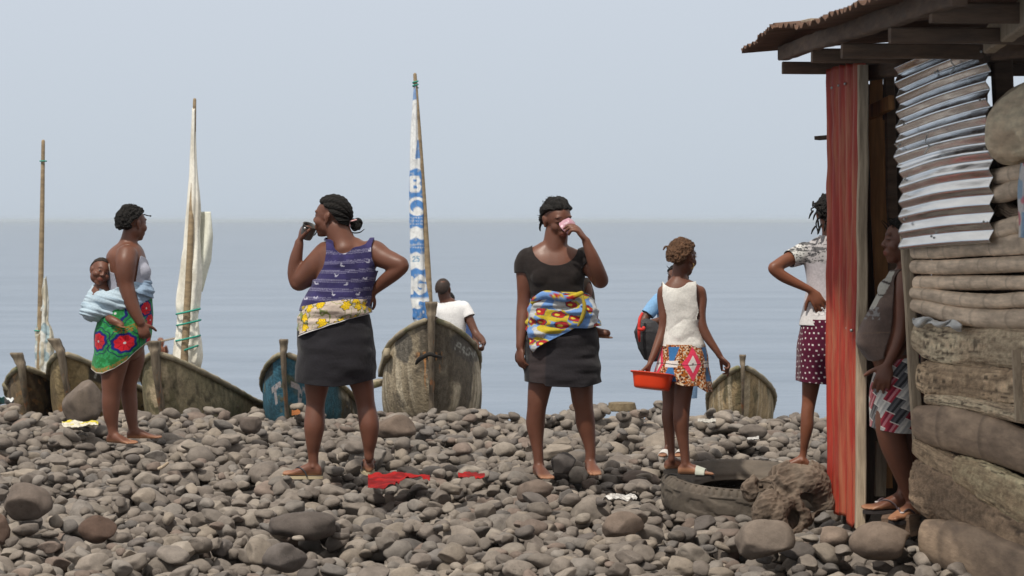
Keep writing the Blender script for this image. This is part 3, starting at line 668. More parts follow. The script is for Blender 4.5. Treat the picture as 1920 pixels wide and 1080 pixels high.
def boat(label, bow, stern, half, stem_dy, paint, lettering=None, stem_w=.085, full=.42, depth=.62, sheer=.30, roll=0.0, flare=.10, stem_lean=0.0, rail_mat=None):
    """bow/stern: gunwale ends in the world; half: half beam; stem_dy: how far the stem post rises over the gunwale"""
    bow, stern = Vector(bow), Vector(stern); ax = stern - bow; Lb = math.hypot(ax.x, ax.y); h = Vector((ax.x/Lb, ax.y/Lb, 0)); sd = Vector((h.y, -h.x, 0))  # sd: to the right seen from the bow looking aft
    th = thing('boat', label, 'boat', bow + Vector((0, .3, -depth)), 'boats drawn up behind the stony ridge')
    H_, S_ = np.array(h), np.array(sd)
    def gun(s):      # gunwale height and half beam along the boat
        lin = bow.z + (stern.z - bow.z)*s
        return lin - sheer*np.sin(np.pi*np.clip(s*1.05, 0, 1))**.8*(.55) + 0*s, half*np.clip(np.sin(np.minimum(s/full, 1)*np.pi/2), 0, 1)**.62*np.where(s > .72, 1 - .45*((s-.72)/.28)**2, 1)
    def S(s, v):     # v -1..1 from the left gunwale over the keel to the right one
        gz_, hb = gun(s); a = np.abs(v); w = np.sin(np.minimum(a, 1)*np.pi/2)
        prof = w**.72; zz = 1 - np.cos(a*np.pi/2)**.9; dep = depth*(1 - .15*s)
        lat = np.sign(v)*hb*(prof*(1 + flare*(.5 - zz)))
        rake = .22*(1 - zz)*np.exp(-s*9)
        along = s*Lb + rake
        lat2 = lat + roll*(zz - .5)
        p = np.outer(along, H_) + np.outer(lat2, S_); p[:, 0] += bow.x; p[:, 1] += bow.y; p[:, 2] = gz_ - dep*(1 - zz)
        return p
    def fn(U, V): s = V**2.2; return S(s, U*2 - 1)
    v, f, U, V = grid(fn, 230, 240)
    s = V**2.2; vv = U*2 - 1
    along = s*Lb; updown = 1 - np.cos(np.abs(vv)*np.pi/2)
    c = np.clip(paint(along, vv, updown, v)*(np.array((1.9, 1.84, 1.72)) if paint is paint_grey else np.array((1.7, 1.35, 1.35)) if paint is paint_blue else np.array((1.75, 1.60, 1.38))), 0, .62)
    if lettering: c = lettering(c, along, vv, updown, v)
    hull = obj('hull', v, f[:, ::-1], m_hull, th, col=c, solid=.028, soff=-1)
    # gunwale rail
    for sg in (-1, 1):
        ss = np.linspace(.004, .995, 46); q = S(ss, np.full(46, sg*.995)); q[:, 2] += .012
        q = q + S_*sg*.012
        m = MB(); rr = [.024*(1 + .12*math.sin(i*2.3)) for i in range(46)]; m.tube(q, rr, 8, 1); m.build('rail', rail_mat or m_rail, th)
    # transom
    q = S(np.full(31, .998), np.linspace(-1, 1, 31)); m = MB(); cpt = q.mean(0); cpt[2] = q[[0, -1], 2].mean()
    V_ = np.vstack([q, cpt, q + H_*.03, cpt + H_*.03]); F_ = [(i, i+1, 31) for i in range(30)] + [(32+i+1, 32+i, 63) for i in range(30)] + [(i+1, i, 32+i, 33+i) for i in range(30)] + [(30, 0, 32, 62)]
    m.add(V_, F_); m.build('transom', m_hull if False else m_stem, th)
    # stem post: a worn timber, wider at its top
    top = bow + Vector((0, -.02, stem_dy)) + sd*stem_lean*.5 ; low = bow + h*.20 + Vector((0, 0, -depth*.98)) - sd*stem_lean*.4
    st = [(top, stem_w*.44, .05), (top.lerp(bow, .5), stem_w*.38, .05), (bow + Vector((0, -.03, 0)), stem_w*.28, .05), (bow.lerp(low, .35) + Vector((0, -.035, 0)) - h*.02, stem_w*.21, .04), (bow.lerp(low, .7) + Vector((0, -.03, 0)), stem_w*.19, .035), (low + Vector((0, -.02, 0)), stem_w*.19, .03)]
    a = catmull([tuple(p) + (w, d) for p, w, d in st], 5); V_ = []; n = len(a)
    for k, r_ in enumerate(a):
        j = 1 + .05*math.sin(k*1.1) ; p = r_[:3]; w = r_[3]*j; d = r_[4]
        for x_, y_ in ((-1, -.6), (-.75, -1), (.75, -1), (1, -.6), (1, 1), (-1, 1)): V_.append(p + S_*x_*w + H_*y_*d)
    F_ = [(i*6 + j, (i+1)*6 + j, (i+1)*6 + (j+1) % 6, i*6 + (j+1) % 6) for i in range(n-1) for j in range(6)] + [tuple(range(6)), tuple(reversed(range((n-1)*6, n*6)))]
    m = MB(); m.add(V_, F_); m.build('stem_post', m_stem, th)
    # a thwart inside
    for sv in (.35, .68):
        q = S(np.array([sv, sv]), np.array([-.93, .93])); m = MB(); m.box(Vector(q[0]) - Vector((0, 0, .05)), Vector(q[1]) - Vector((0, 0, .05)), .14, .025); m.build('thwart', m_stem, th)
    return th, S, hull

def nz(a, b, seed, sc=1.0, o=3): return vnoise(a, b, seed, sc, o)
def paint_dark(al, v, ud, p):
    c = mixc((.075, .060, .045), (.13, .105, .07), nz(al*3.2 + v*.7, v*2.7, 1, 1.5)*.9 + .4); c = mixc(c, (.028, .022, .02), sstep(.0, .35, nz(al*3.5200000000000005 + v*.7, v*1.8 + 4, 2, 1.3))*.9)
    return mixc(c, (.20, .12, .06), sstep(.32, .42, nz(al*4.800000000000001 + v*.7, v*8.1, 5, 2))*.6)
def paint_olive(al, v, ud, p):
    c = mixc((.155, .125, .070), (.085, .07, .045), nz(al*2.4000000000000004 + v*.7, v*2.7, 3, 1.5)*.9 + .45); c = mixc(c, (.19, .16, .10), sstep(.1, .4, nz(al*4.800000000000001 + v*.7, v*4.5, 8, 1.5))*.7)
    return mixc(c, (.30, .10, .035), sstep(.10, .03, al - .05 - .06*(1-ud))*sstep(.4, .1, ud))
def paint_moss(al, v, ud, p):
    c = mixc((.19, .175, .13), (.085, .085, .055), nz(al*2.5600000000000005 + v*.7, v*2.7, 7, 1.5)*1.2 + .5); c = mixc(c, (.045, .04, .03), sstep(.15, .45, nz(al*4.16 + v*.7, v*4.5 + 2, 4, 1.6))*.8)
    c = mixc(c, (.27, .255, .21), sstep(.1, .45, nz(al*6.4 + v*.7, v*2.7 - 3, 12, 1.6))*sstep(.5, .1, ud)*.8)
    return mixc(c, (.30, .27, .21), sstep(.30, .05, al)*sstep(-.1, .3, nz(al*9.600000000000001 + v*.7, v*4.5, 3)))
def paint_blue(al, v, ud, p):
    c = mixc((.030, .135, .20), (.018, .075, .11), nz(al*3.2 + v*.7, v*3.6, 3, 1.5)*1.2 + .5); c = mixc(c, (.075, .095, .055), sstep(.02, .3, nz(al*4.800000000000001 + v*.7, v*4.5, 6, 1.5) + (.2 - ud)*.35)*.9)
    c = mixc(c, (.05, .045, .03), sstep(.95, 1.3, al)*.8); c = mixc(c, (.22, .26, .22), sstep(.9, 1.2, al)*sstep(.0, .4, nz(al*4.800000000000001 + v*.7, v*7.2, 2)))
    w = (np.abs(ud - .62) < .045)*(np.abs(al - .13) < .10) + (np.abs(ud - .50) < .13)*(np.abs(al - .14 ) < .03)
    return mixc(c, (.33, .37, .38), w*.7*(nz(al*32.0 + v*.7, v*18.0, 3) > -.35))
def paint_grey(al, v, ud, p):
    px = CX + p[:, 0]/p[:, 1]*FPX; py = CY + (EYE - p[:, 2])/p[:, 1]*FPX; sv = np.abs(v)
    c = mixc((.185, .160, .122), (.10, .085, .062), nz(al*5, v*2.5, 9, 1, 4)*1.3 + .45); c = mixc(c, (.27, .245, .20), sstep(.0, .35, nz(al*20 + v*2, v*1.6, 11, 1, 3))*.75)
    c = mixc(c, (.040, .034, .028), sstep(.08, .38, nz(al*4, v*3.5, 21, 1, 4) + np.where(v > 0, .10, -.06))*.85)
    c = mixc(c, (.055, .045, .033), sstep(.03, .0, np.abs(nz(al*9, v*1.2, 31, 1, 2)))*.6)
    b1 = (((px - 757)/16)**2 + ((py - 650)/30)**2) + nz(px*.1, py*.1, 4)*.4; c = mixc(c, (.042, .040, .038), sstep(1.25, .75, b1)*.85*(v < 0)*(al < 2))
    b2 = (((px - 876)/30)**2 + ((py - 652 - .35*(px - 876))/26)**2) + nz(px*.1, py*.1, 6)*.4; c = mixc(c, (.036, .033, .031), sstep(1.3, .7, b2)*.85*(v > 0)*(al < 2))
    st = np.hypot((px - 806)/26, (py - 668)/9) + nz(px*.15, py*.15, 6)*.6; c = mixc(c, (.016, .014, .013), sstep(1.2, .6, st)*(al < 2)*.9)
    fan = np.abs(px - 806)/(6 + 22*np.clip((735 - py)/60, 0, 1)); return mixc(c, (.25, .12, .045), sstep(1.1, .5, fan)*(nz(px*.28, py*.03, 5, 1, 2) > .0)*(py > 660)*(py < 745)*(al < 2)*.85)
def paint_pale(al, v, ud, p):
    c = mixc((.24, .195, .13), (.16, .13, .08), nz(al*5, v*3, 2, 1, 4)*1.2 + .45); c = mixc(c, (.075, .07, .045), sstep(.08, .38, nz(al*5, v*3, 5, 1, 3))*.9)
    return mixc(c, (.32, .30, .25), sstep(.05, .35, nz(al*22, v*1.5, 7, 1, 3))*.7)
def letters(txt, x0, y0, h, side, dark=None, ang=0.0, w=.09, colr=(.34, .34, .31), adv=.8):
    """painted registration letters; x0, y0 in pixels of the photograph, on one side of the bow"""
    def fn(c, al, v, ud, p):
        px = CX + p[:, 0]/p[:, 1]*FPX; py = CY + (EYE - p[:, 2])/p[:, 1]*FPX; d = text_dist(txt, px, -py, x0, -y0, h, adv=adv, ang=ang); m_ = (v*side > 0)*(al < 2.0)
        if dark: c = mixc(c, (.022, .02, .018), m_*sstep(1.1, .9, np.maximum(np.abs(px - dark[0])/dark[2], np.abs(py - dark[1] - dark[4]*(px - dark[0]))/dark[3]))*.9)
        return mixc(c, colr, sstep(h*w*1.4, h*w*.7, d)*.8*m_*(nz(px*.4, py*.4, 3, 1, 2) > -.35))
    return fn
LSIDE = 1
b1, S1, _ = boat('dark brown dugout boat farthest left with a bare pole mast', P(42, 690, 18.1), P(165, 760, 22.2), .36, .13, paint_dark, stem_w=.11, stem_lean=-.10, depth=.50, roll=.0)
LSIDE = 1
b2, S2, _ = boat('olive brown dugout boat behind the mother, half hidden by the upright boulder', P(116, 664, 17.7), P(305, 757, 21.8), .40, .13, paint_olive,
                 letters('P.9', 178, 708, 22, 1, dark=(190, 698, 24, 22, .35), ang=-.3), stem_w=.10, stem_lean=-.14, depth=.60)
b3, S3, _ = boat('mossy grey dugout boat pointing left with the white wrapped sail', P(292, 664, 17.6), P(478, 760, 21.5), .42, .11, paint_moss, stem_w=.12, stem_lean=-.04, depth=.60)
LSIDE = -1
b4, S4, _ = boat('blue painted dugout boat behind the woman in the striped vest', P(532, 665, 17.9), P(640, 762, 21.8), .40, .13, paint_blue,
                 letters('PA019', 487, 706, 9, -1, dark=(499, 696, 13, 18, -1.0), ang=1.05), stem_w=.075, depth=.58)
LSIDE = 1
b5, S5, _ = boat('big weathered grey dugout boat seen bow on, with the blue and white sail', P(809, 600, 17.5), P(812, 752, 22.3), .475, .15, paint_grey,
                 letters('PA044', 853, 655, 13, 1, ang=-.42), stem_w=.115, depth=.80, full=.25, sheer=.30, flare=.30)
b6, S6, _ = boat('small pale dugout boat at the right behind the girl with the red bowl', P(1392, 690, 17.7), P(1385, 770, 22.0), .30, .11, paint_pale, stem_w=.062, depth=.50, full=.30, flare=.12, sheer=.3)

def mast(px, label_boat, pts, r, rope_at, bands=()):
    m = MB(); m.tube(pts, r, 10, 6); return m.build('mast', m_mast, label_boat)
LSIDE = 1
def wrap(parent, name, Y, rows, thick, colour, amp=.02, solid=.0, seed=0, fold=7):
    """rows: (py, left px, right px)"""
    rows = np.array(rows, float)
    def fn(U, V):
        t = V*(len(rows) - 1); a = catmull(rows, 12); q = np.clip(V*(len(a)-1), 0, len(a)-1); i = np.minimum(q.astype(int), len(a)-2); w = (q - i)[:, None]; r_ = a[i]*(1-w) + a[i+1]*w
        py, l, r = r_[:, 0], r_[:, 1], r_[:, 2]; th_ = U*2*np.pi
        fo = 1 + .10*np.sin(th_*fold + V*9 + seed) + .16*vnoise(np.cos(th_)*2, np.sin(th_)*2, V*14 + seed, 1, 2)
        cx, hw = (l + r)/2, (r - l)/2; px = cx + hw*np.cos(th_)*fo; dy = thick*np.sin(th_)*fo*(.35 + .65*np.clip(hw/18, 0, 1))
        Yq = Y + dy; py = py + 3*vnoise(np.cos(th_)*2, V*9, seed)
        return np.stack([(px-CX)*Yq/FPX, Yq, EYE - (py-CY)*Yq/FPX], 1)
    v, f, U, V = grid(fn, 90, 300, close_u=True)
    px = CX + v[:, 0]/v[:, 1]*FPX; py = CY + (EYE - v[:, 2])/v[:, 1]*FPX
    return obj(name, v, f, m_sail, parent, col=colour(px, py, U, V), solid=.004)
white = lambda px, py, U, V: mixc((.80, .78, .70), (.62, .59, .51), sstep(.0, .5, vnoise(px*.05, py*.02, 2, 1, 2)))
# boat 1: pole with a rag of sail around its foot
Y1 = 19.0
mast(0, b1, [P(74, 690, Y1), P(76, 560, Y1), P(79, 400, Y1), P(81, 265, Y1)], [.026, .025, .021, .016], 0)
wrap(b1, 'furled_sail', Y1 + .03, [(520, 76, 86), (570, 72, 90), (600, 70, 90), (625, 68, 98), (650, 67, 100), (680, 68, 99), (700, 72, 94)], .07,
     lambda px, py, U, V: mixc(mixc((.60, .61, .58), (.30, .40, .44), sstep(.05, .35, vnoise(px*.09, py*.06, 5, 1, 2))), (.50, .47, .38), sstep(.2, .4, vnoise(px*.2, py*.04, 8))), seed=2)
for yy_, c in ((302, 0), (620, 0)):
    m = MB(); m.tube([P(81 - (yy_ > 400)*10 + 6*math.cos(a), yy_, Y1) + Vector((0, -.03*math.sin(a), 0)) for a in np.linspace(0, 6.28, 12)], .006, 6, 2); m.build('rope', m_rope, b1)
m = MB(); m.tube([P(122, 683, 18.0), P(131, 700, 18.3), P(142, 722, 18.8)], [.026, .024, .022]); m.build('peg', m_stem, b1)
# boat 3: white sail
Y3 = 18.9
mast(0, b3, [P(344, 700, Y3 - .07), P(350, 600, Y3 - .07), P(357, 450, Y3 - .06), P(362, 330, Y3), P(365, 187, Y3)], [.036, .034, .028, .022, .015], 0)
wrap(b3, 'furled_sail', Y3 + .03, [(205, 361, 366), (290, 357, 368), (380, 352, 374), (450, 346, 374), (520, 337, 376), (570, 332, 374), (595, 334, 371), (625, 333, 374), (650, 330, 378), (680, 328, 376), (705, 334, 368)], .10, white, seed=5)
def _flap(U, V):
    py = 397 + 150*V; l = 370 - 2*V; r = np.interp(V, [0, .3, .6, 1], [395, 399, 396, 380]); px = l + (r - l)*U; Y = Y3 + .06 + .03*np.sin(U*5 + V*4)
    return np.stack([(px-CX)*Y/FPX, Y, EYE - (py-CY)*Y/FPX], 1)
v, f, U, V = grid(_flap, 24, 50); obj('sail_flap', v, f, m_sail, b3, col=np.tile((.74, .75, .66), (len(v), 1)), solid=.004)
for (y0_, x0_, x1_) in ((584, 332, 374), (605, 333, 375), (634, 331, 374), (652, 345, 372)):
    m = MB(); cxm = (x0_+x1_)/2; hw = (x1_-x0_)/2 + 1
    m.tube([P(cxm + hw*math.cos(a), y0_ - 5*math.cos(a), Y3 - .0) + Vector((0, -.13*math.sin(a), 0)) for a in np.linspace(0, 6.28, 20)], .0085, 6, 2); m.build('rope', m_rope, b3)
# boat 5: blue and white printed sail
Y5 = 18.7
mast(0, b5, [P(806, 660, Y5), P(804, 560, Y5), P(796, 420, Y5), P(787, 280, Y5), P(778, 140, Y5)], [.036, .034, .030, .026, .016], 0)
m = MB(); m.tube([P(779 + 5*math.cos(a), 152 + a, Y5) + Vector((0, -.025*math.sin(a), 0)) for a in np.linspace(0, 12.5, 20)], .006, 6, 2); m.build('rope', m_rope, b5)
def blue_print(px, py, U, V):
    B_, W_ = np.array((.075, .22, .52)), np.array((.74, .76, .77)); c = np.tile(W_, (len(px), 1))
    def band(y0_, y1_, col, k=1.0):
        nonlocal c
        e = 2*np.sin(px*.3); c = mixc(c, col, sstep(y0_ - 2, y0_ + 1, py + e)*sstep(y1_ + 2, y1_ - 1, py + e)*k)
    band(160, 188, B_, .8); c = mixc(c, B_, ((px > 778 + (300 - py)*.10) & (py > 262) & (py < 297))*.9)
    band(318, 426, B_); band(448, 474, B_); band(505, 600, B_)
    d = text_dist('B', px, -py, 772, -357, 24); c = mixc(c, W_, sstep(4.2, 2.6, d))
    rr = np.hypot(px - 782, (py - 387)); c = mixc(c, W_, sstep(3.5, 2, np.abs(rr - 15))); c = mixc(c, W_, sstep(1.2, .8, np.hypot((px-783)/8, (py-396)/8)))
    for yl in (408, 414, 420, 458, 464): c = mixc(c, W_*.9, (np.abs(py - yl) < 1.2)*(np.sin(px*2.1 + yl) > -.2)*.7)
    d = text_dist('25 kg', px, -py, 774, -490, 9); c = mixc(c, (.2, .35, .5), sstep(1.6, .8, d))
    d = text_dist('G', px, -py, 778, -549, 30); c = mixc(c, W_, sstep(5, 3.4, d)); d = text_dist('I', px, -py, 764, -549, 28); c = mixc(c, W_, sstep(4, 3, d))
    c = mixc(c, W_, sstep(.06, .16, vnoise(px*.09, py*.07, 8, 1, 2))*sstep(555, 562, py))
    return mixc(c, np.array((.45, .47, .48)), sstep(.2, .5, vnoise(px*.2, py*.2, 2, 1, 2))*.5)
wrap(b5, 'furled_sail', Y5 + .02, [(158, 777, 780), (220, 773, 785), (290, 770, 789), (340, 769, 793), (400, 769, 797), (450, 770, 799), (500, 771, 802), (550, 773, 805), (590, 776, 806), (606, 780, 804)], .085, blue_print, seed=9, fold=5)
# things nailed or tied to the big boat
m = MB(); m.tube([P(780, 682, 17.50), P(786, 674, 17.44), P(796, 668, 17.38), P(806, 664, 17.36), P(818, 668, 17.38), P(828, 669, 17.45)], [.010, .020, .018, .018, .014, .008], 10); m.build('tied_rag', material('black_rag', (.02, .018, .017), rough=.95, bump=.5, bscale=60), b5)
m = MB(); m.box(P(726, 660, 18.0), P(714, 700, 18.9), .05, .07); m.build('outer_rail', m_rail, b5)
m = MB(); m.box(P(694, 722, 19.4), P(716, 716, 19.6), .09, .06); tag(m.build('wooden_block', m_rail), 'small mossy wooden block left of the big grey boat', 'block')
m = MB(); m.tube([P(10, 722, 18.6), P(16, 728, 18.6)], [.03, .03]); m.build('thole', m_rail, b1)
# upturned basket on the ridge
def _bask(U, V):
    th_ = U*2*np.pi; r = .115*np.interp(V, [0, .12, .5, .9, 1], [1.02, 1.05, 1.0, .93, .0]); z = .065*np.interp(V, [0, .12, .5, .9, 1], [0, .12, .5, 1, 1.04]); c0 = P(1166, 770, 17.4)
    r = r*(1 + .015*np.sin(th_*40)*(np.sin(V*60) > 0)); return np.stack([c0.x + r*np.cos(th_), c0.y + r*np.sin(th_), c0.z + z], 1)
v, f, *_ = grid(_bask, 120, 30, close_u=True); tag(obj('basket', v, f, material('old_basket', (.21, .165, .10), (.12, .09, .055), nscale=30, rough=.9, bump=.5, bscale=90)), 'low brown basket lying upside down on the ridge left of the small pale boat', 'basket')
# ---------------------------------------------------------------- people
m_skin = material('dark_brown_skin', attr=True, var=.13, nscale=9, rough=.38, rough2=.55, spec=.40, bump=.22, bscale=130, bumpd=.003)
m_hair = material('black_hair', (.010, .008, .007), (.005, .0045, .004), nscale=60, rough=.60, spec=.22, bump=.9, bscale=220, bumpd=.006)
m_hairb = material('brown_sunbleached_hair', (.15, .080, .045), (.06, .033, .02), nscale=45, rough=.85, spec=.25, bump=.8, bscale=160, bumpd=.008)
m_eye = material('eye', attr=True, var=.02, rough=.2, spec=.5)
SK = dict(mid=(.138, .055, .034), dark=(.105, .044, .028), red=(.185, .066, .035))

def remesh(V, F, vox):
    me = bpy.data.meshes.new('tmp'); me.from_pydata([tuple(x) for x in V], [], F); me.update()
    o = bpy.data.objects.new('tmp', me); COL.objects.link(o)
    m = o.modifiers.new('r', 'REMESH'); m.mode = 'VOXEL'; m.voxel_size = vox
    dg = bpy.context.evaluated_depsgraph_get(); e = o.evaluated_get(dg); m2 = e.to_mesh()
    n = len(m2.vertices); v = np.empty(n*3); m2.vertices.foreach_get('co', v); v = v.reshape(-1, 3)
    q = [tuple(p.vertices) for p in m2.polygons]; e.to_mesh_clear()
    bpy.data.objects.remove(o); bpy.data.meshes.remove(me)
    q4 = np.array([p if len(p) == 4 else p + (p[-1],) for p in q], dtype=np.int64); return v, q4
def edges_of(F):
    E = np.concatenate([F[:, [0, 1]], F[:, [1, 2]], F[:, [2, 3]], F[:, [3, 0]]]); return E[E[:, 0] != E[:, 1]]
def lap(V, F, w, it):
    E = edges_of(F); n = len(V); deg = np.bincount(E.ravel(), minlength=n).astype(float); deg[deg == 0] = 1
    for k in range(it):
        S = np.zeros_like(V)
        for c in range(3): S[:, c] = np.bincount(E[:, 0], V[E[:, 1], c], n) + np.bincount(E[:, 1], V[E[:, 0], c], n)
        V = V + (S/deg[:, None] - V)*(w if not callable(w) else w(k))[:, None]
    return V
def normals(V, F):
    a = np.cross(V[F[:, 2]] - V[F[:, 0]], V[F[:, 3]] - V[F[:, 1]]); N = np.zeros_like(V)
    for j in range(4):
        for c in range(3): N[:, c] += np.bincount(F[:, j], a[:, c], len(V))
    return N/(np.linalg.norm(N, axis=1)[:, None] + 1e-12)

LAB = ['torso', 'arm_a', 'arm_b', 'leg_a', 'leg_b', 'head', 'hand', 'foot', 'neck']
class Fig:
    def __init__(s, Y, skin='mid'): s.Y = Y; s.s = FPX/Y; s.m = MB(); s.smp = []; s.heads = []; s.skin = skin; s.paint = []; s.soles = []
    def pt(s, px, py, dY=0): return P(px, py, s.Y + dY)
    def sample(s, lab, pts, rad, sub=6):
        a = catmull([tuple(p) + (r,) for p, r in zip(pts, rad)], sub); n = len(a)
        for i, r in enumerate(a): s.smp.append((LAB.index(lab), i/(n-1), *r))
    def limb(s, lab, rows, sub=6):
        p = [s.pt(*q[:3]) for q in rows]; r = [q[3]/s.s for q in rows]; s.m.tube(p, r, 22, sub); s.sample(lab, p, r); return p
    def torso(s, secs, e=2.3):
        """(px, py, half width px, half depth m, dY)"""
        a = catmull([q if len(q) == 5 else tuple(q) + (0,) for q in secs], 6); nu = 30; th = np.linspace(0, 2*np.pi, nu, endpoint=False)
        cx, sx = np.sign(np.cos(th))*np.abs(np.cos(th))**(2/e), np.sign(np.sin(th))*np.abs(np.sin(th))**(2/e)
        V = []; rows = list(a)
        def ring(r, k, dz):
            c = s.pt(r[0], r[1], r[4]); hw = r[2]/s.s*k; hd = r[3]*k
            return np.stack([c.x + hw*cx, c.y + hd*sx, np.full(nu, c.z + dz)], 1)
        R0, R1 = rows[0], rows[-1]
        V += [ring(R0, .35, .02), ring(R0, .8, .012)] + [ring(r, 1, 0) for r in rows] + [ring(R1, .8, -.02), ring(R1, .3, -.03)]
        n = len(V); F = [(i*nu + j, (i+1)*nu + j, (i+1)*nu + (j+1) % nu, i*nu + (j+1) % nu) for i in range(n-1) for j in range(nu)]
        F += [tuple(range(nu)), tuple(reversed(range((n-1)*nu, n*nu)))]
        s.m.add(np.concatenate(V), F)
        for i, r in enumerate(rows):
            c = s.pt(r[0], r[1], r[4]); hw, hd = r[2]/s.s, r[3]; rr = min(hw, hd)
            for k in np.linspace(-1, 1, 7):
                off = max(hw - rr, 0)*k; offd = max(hd - rr, 0)*k
                s.smp.append((0, i/(len(rows)-1), c.x + off, c.y + offd, c.z, rr))
    def blob(s, px, py, dY, r, lab='torso', rot=None):
        c = s.pt(px, py, dY); s.m.ell(c, r, rot, 20); s.smp.append((LAB.index(lab), .5, *c, min(r)))
    def head(s, px, py, dY, h, yaw=0, pitch=0, roll=0, lips=1.0, nose=1.0, cheeks=1.0, baby=False, full=1.0):
        k = h/.232; c = s.pt(px, py, dY)
        M_ = Matrix.Rotation(R(yaw), 3, 'Z') @ Matrix.Rotation(R(pitch), 3, 'X') @ Matrix.Rotation(R(roll), 3, 'Y')
        T = lambda *q: c + M_ @ (Vector(q)*k); rot = M_
        E = lambda q, r: s.m.ell(T(*q), [x*k for x in r], rot, 24)
        E((0, .016, .042), (.073, .092, .074)); E((0, -.010, .018), (.067, .082, .082)); E((0, -.028, -.032), (.057*full, .064, .068)); E((0, -.010, -.045), (.058*full, .062, .058))
        E((0, -.048, -.078), (.036, .038, .034)); E((0, -.066, -.098), (.020, .018, .014))           # jaw and chin
        for sg in (-1, 1):
            E((sg*.034*full, -.050, -.024), (.026*cheeks, .032*cheeks, .032))
            E((sg*.026, -.076 + .006*baby, .034), (.026, .012, .009)); E((sg*.030, -.072, .011), (.017, .014, .0115))      # brow, lid
            E((sg*.012, -.095, -.023), (.0095*nose, .011, .0085))                                               # nostril wing
            E((sg*.073, .006, .000), (.009, .018, .026)); E((sg*.078, .016, .012), (.007, .013, .017)); E((sg*.073, .002, -.026), (.008, .010, .010))
        s.m.tube([T(0, -.078, .026), T(0, -.088, .004), T(0, -.1015, -.018)], [.010*k, .0105*k, .0125*k*nose], 12, 4)
        E((0, -.086, -.052), (.024, .0135*lips, .0078*lips)); E((0, -.0845, -.066), (.021, .0135*lips, .0085*lips)); E((0, -.076, -.058), (.032, .018, .024))
        s.smp.append((5, .5, *T(0, 0, .02), .085*k)); s.smp.append((5, .5, *T(0, -.03, -.06), .05*k)); s.smp.append((5, .5, *T(0, -.08, 0), .03*k))
        H = dict(c=c, M=M_, k=k, T=T); s.heads.append(H); return H
    def hand(s, wrist, d, n, thumb=1, curl=.3, sc=1.0, spread=5, curls=None, tcurl=.4):
        """wrist point, direction of the fingers, direction the palm faces, side of the thumb (+1 is d x n)"""
        w = Vector(wrist); d = Vector(d).normalized(); n = Vector(n); n = (n - d*n.dot(d)).normalized(); sd = d.cross(n).normalized()
        M_ = Matrix((sd, d, n)).transposed(); L = lambda q: w + M_ @ (Vector(q)*sc)
        s.m.ell(L((0, .045, 0)), (.040*sc, .052*sc, .0145*sc), M_, 18); s.m.ell(L((0, .02, 0)), (.029*sc, .04*sc, .016*sc), M_, 16); s.m.ell(L((thumb*.022, .03, .006)), (.016*sc, .028*sc, .013*sc), M_, 14)
        s.smp += [(6, .5, *L((x, y, 0)), .018*sc) for x in (-.02, .02) for y in (.02, .05, .075)]
        for i, (x, ln) in enumerate(((.031, .072), (.0105, .080), (-.0105, .074), (-.030, .058))):
            x *= thumb; a = -(x/.031)*R(spread); cu = curls[i] if curls else curl
            dv = Vector((-math.sin(a), math.cos(a), 0)); p = Vector((x, .078 - abs(x)*.25, 0)); P_ = [L(p - dv*.02), L(p)]; rr = [.0105, .0098]
            for j, fr in enumerate((.46, .31, .23)):
                ang = R((62, 75, 45)[j])*cu; ax = Vector((dv.y, -dv.x, 0)) if j == 0 else axis
                axis = Vector((math.cos(a), math.sin(a), 0)); dv = Matrix.Rotation(ang, 3, axis) @ dv
                p = p + dv*(ln*fr); P_.append(L(p)); rr.append((.0092, .0085, .0070)[j])
            s.m.tube(P_, [q*sc for q in rr], 10, 3); s.smp += [(6, 1, *q, .008*sc) for q in P_]
        a = Vector((thumb*.80, .55, .15)).normalized(); p = Vector((thumb*.022, .018, .004)); P_ = [L(p)]; rr = [.014]
        for j, ln in enumerate((.036, .030, .024)):
            p = p + a*ln; P_.append(L(p)); rr.append((.0120, .0108, .0088)[j]); a = (a + Vector((-thumb*.35*tcurl*2, .25, .45*tcurl*2))*.6).normalized()
        s.m.tube(P_, [q*sc for q in rr], 10, 3); s.smp += [(6, 1, *q, .009*sc) for q in P_]
    def foot(s, ankle, d, inner=1, sc=1.0, drop=.075, pitch=0):
        """ankle point, direction of the toes, side of the big toe (+1 is to the left looking along d)"""
        a = Vector(ankle); d = Vector((d[0], d[1], 0)).normalized(); lf = Vector((-d.y, d.x, 0)); up = Vector((0, 0, 1))
        if pitch: d = (d*math.cos(R(pitch)) + up*math.sin(R(pitch))).normalized(); up = lf.cross(d)*-1 if lf.cross(d).z < 0 else lf.cross(d)
        z0 = -drop; M_ = Matrix((d, lf, up)).transposed(); L = lambda x, y, z: a + M_ @ (Vector((x, y*inner, 0))*sc) + up*(z0 + z*sc)
        secs = [(-.050, .014, .026, .022), (-.040, .026, .030, .030), (-.018, .031, .040, .040), (.015, .032, .045, .045), (.045, .034, .036, .036), (.085, .040, .027, .027), (.118, .043, .019, .019), (.140, .042, .0145, .0145), (.156, .036, .011, .011)]
        a_ = catmull(secs, 3); nu = 20; th = np.linspace(0, 2*np.pi, nu, endpoint=False); V = []
        for x, w, zc, hh in a_:
            for t in th:
                z = zc + hh*math.sin(t); z = max(z, .002); V.append(L(x, w*math.cos(t) + (.006 if x > .05 else 0)*0, z))
        n = len(a_); F = [(i*nu + j, (i+1)*nu + j, (i+1)*nu + (j+1) % nu, i*nu + (j+1) % nu) for i in range(n-1) for j in range(nu)] + [tuple(range(nu)), tuple(reversed(range((n-1)*nu, n*nu)))]
        s.m.add([tuple(q) for q in V], F)
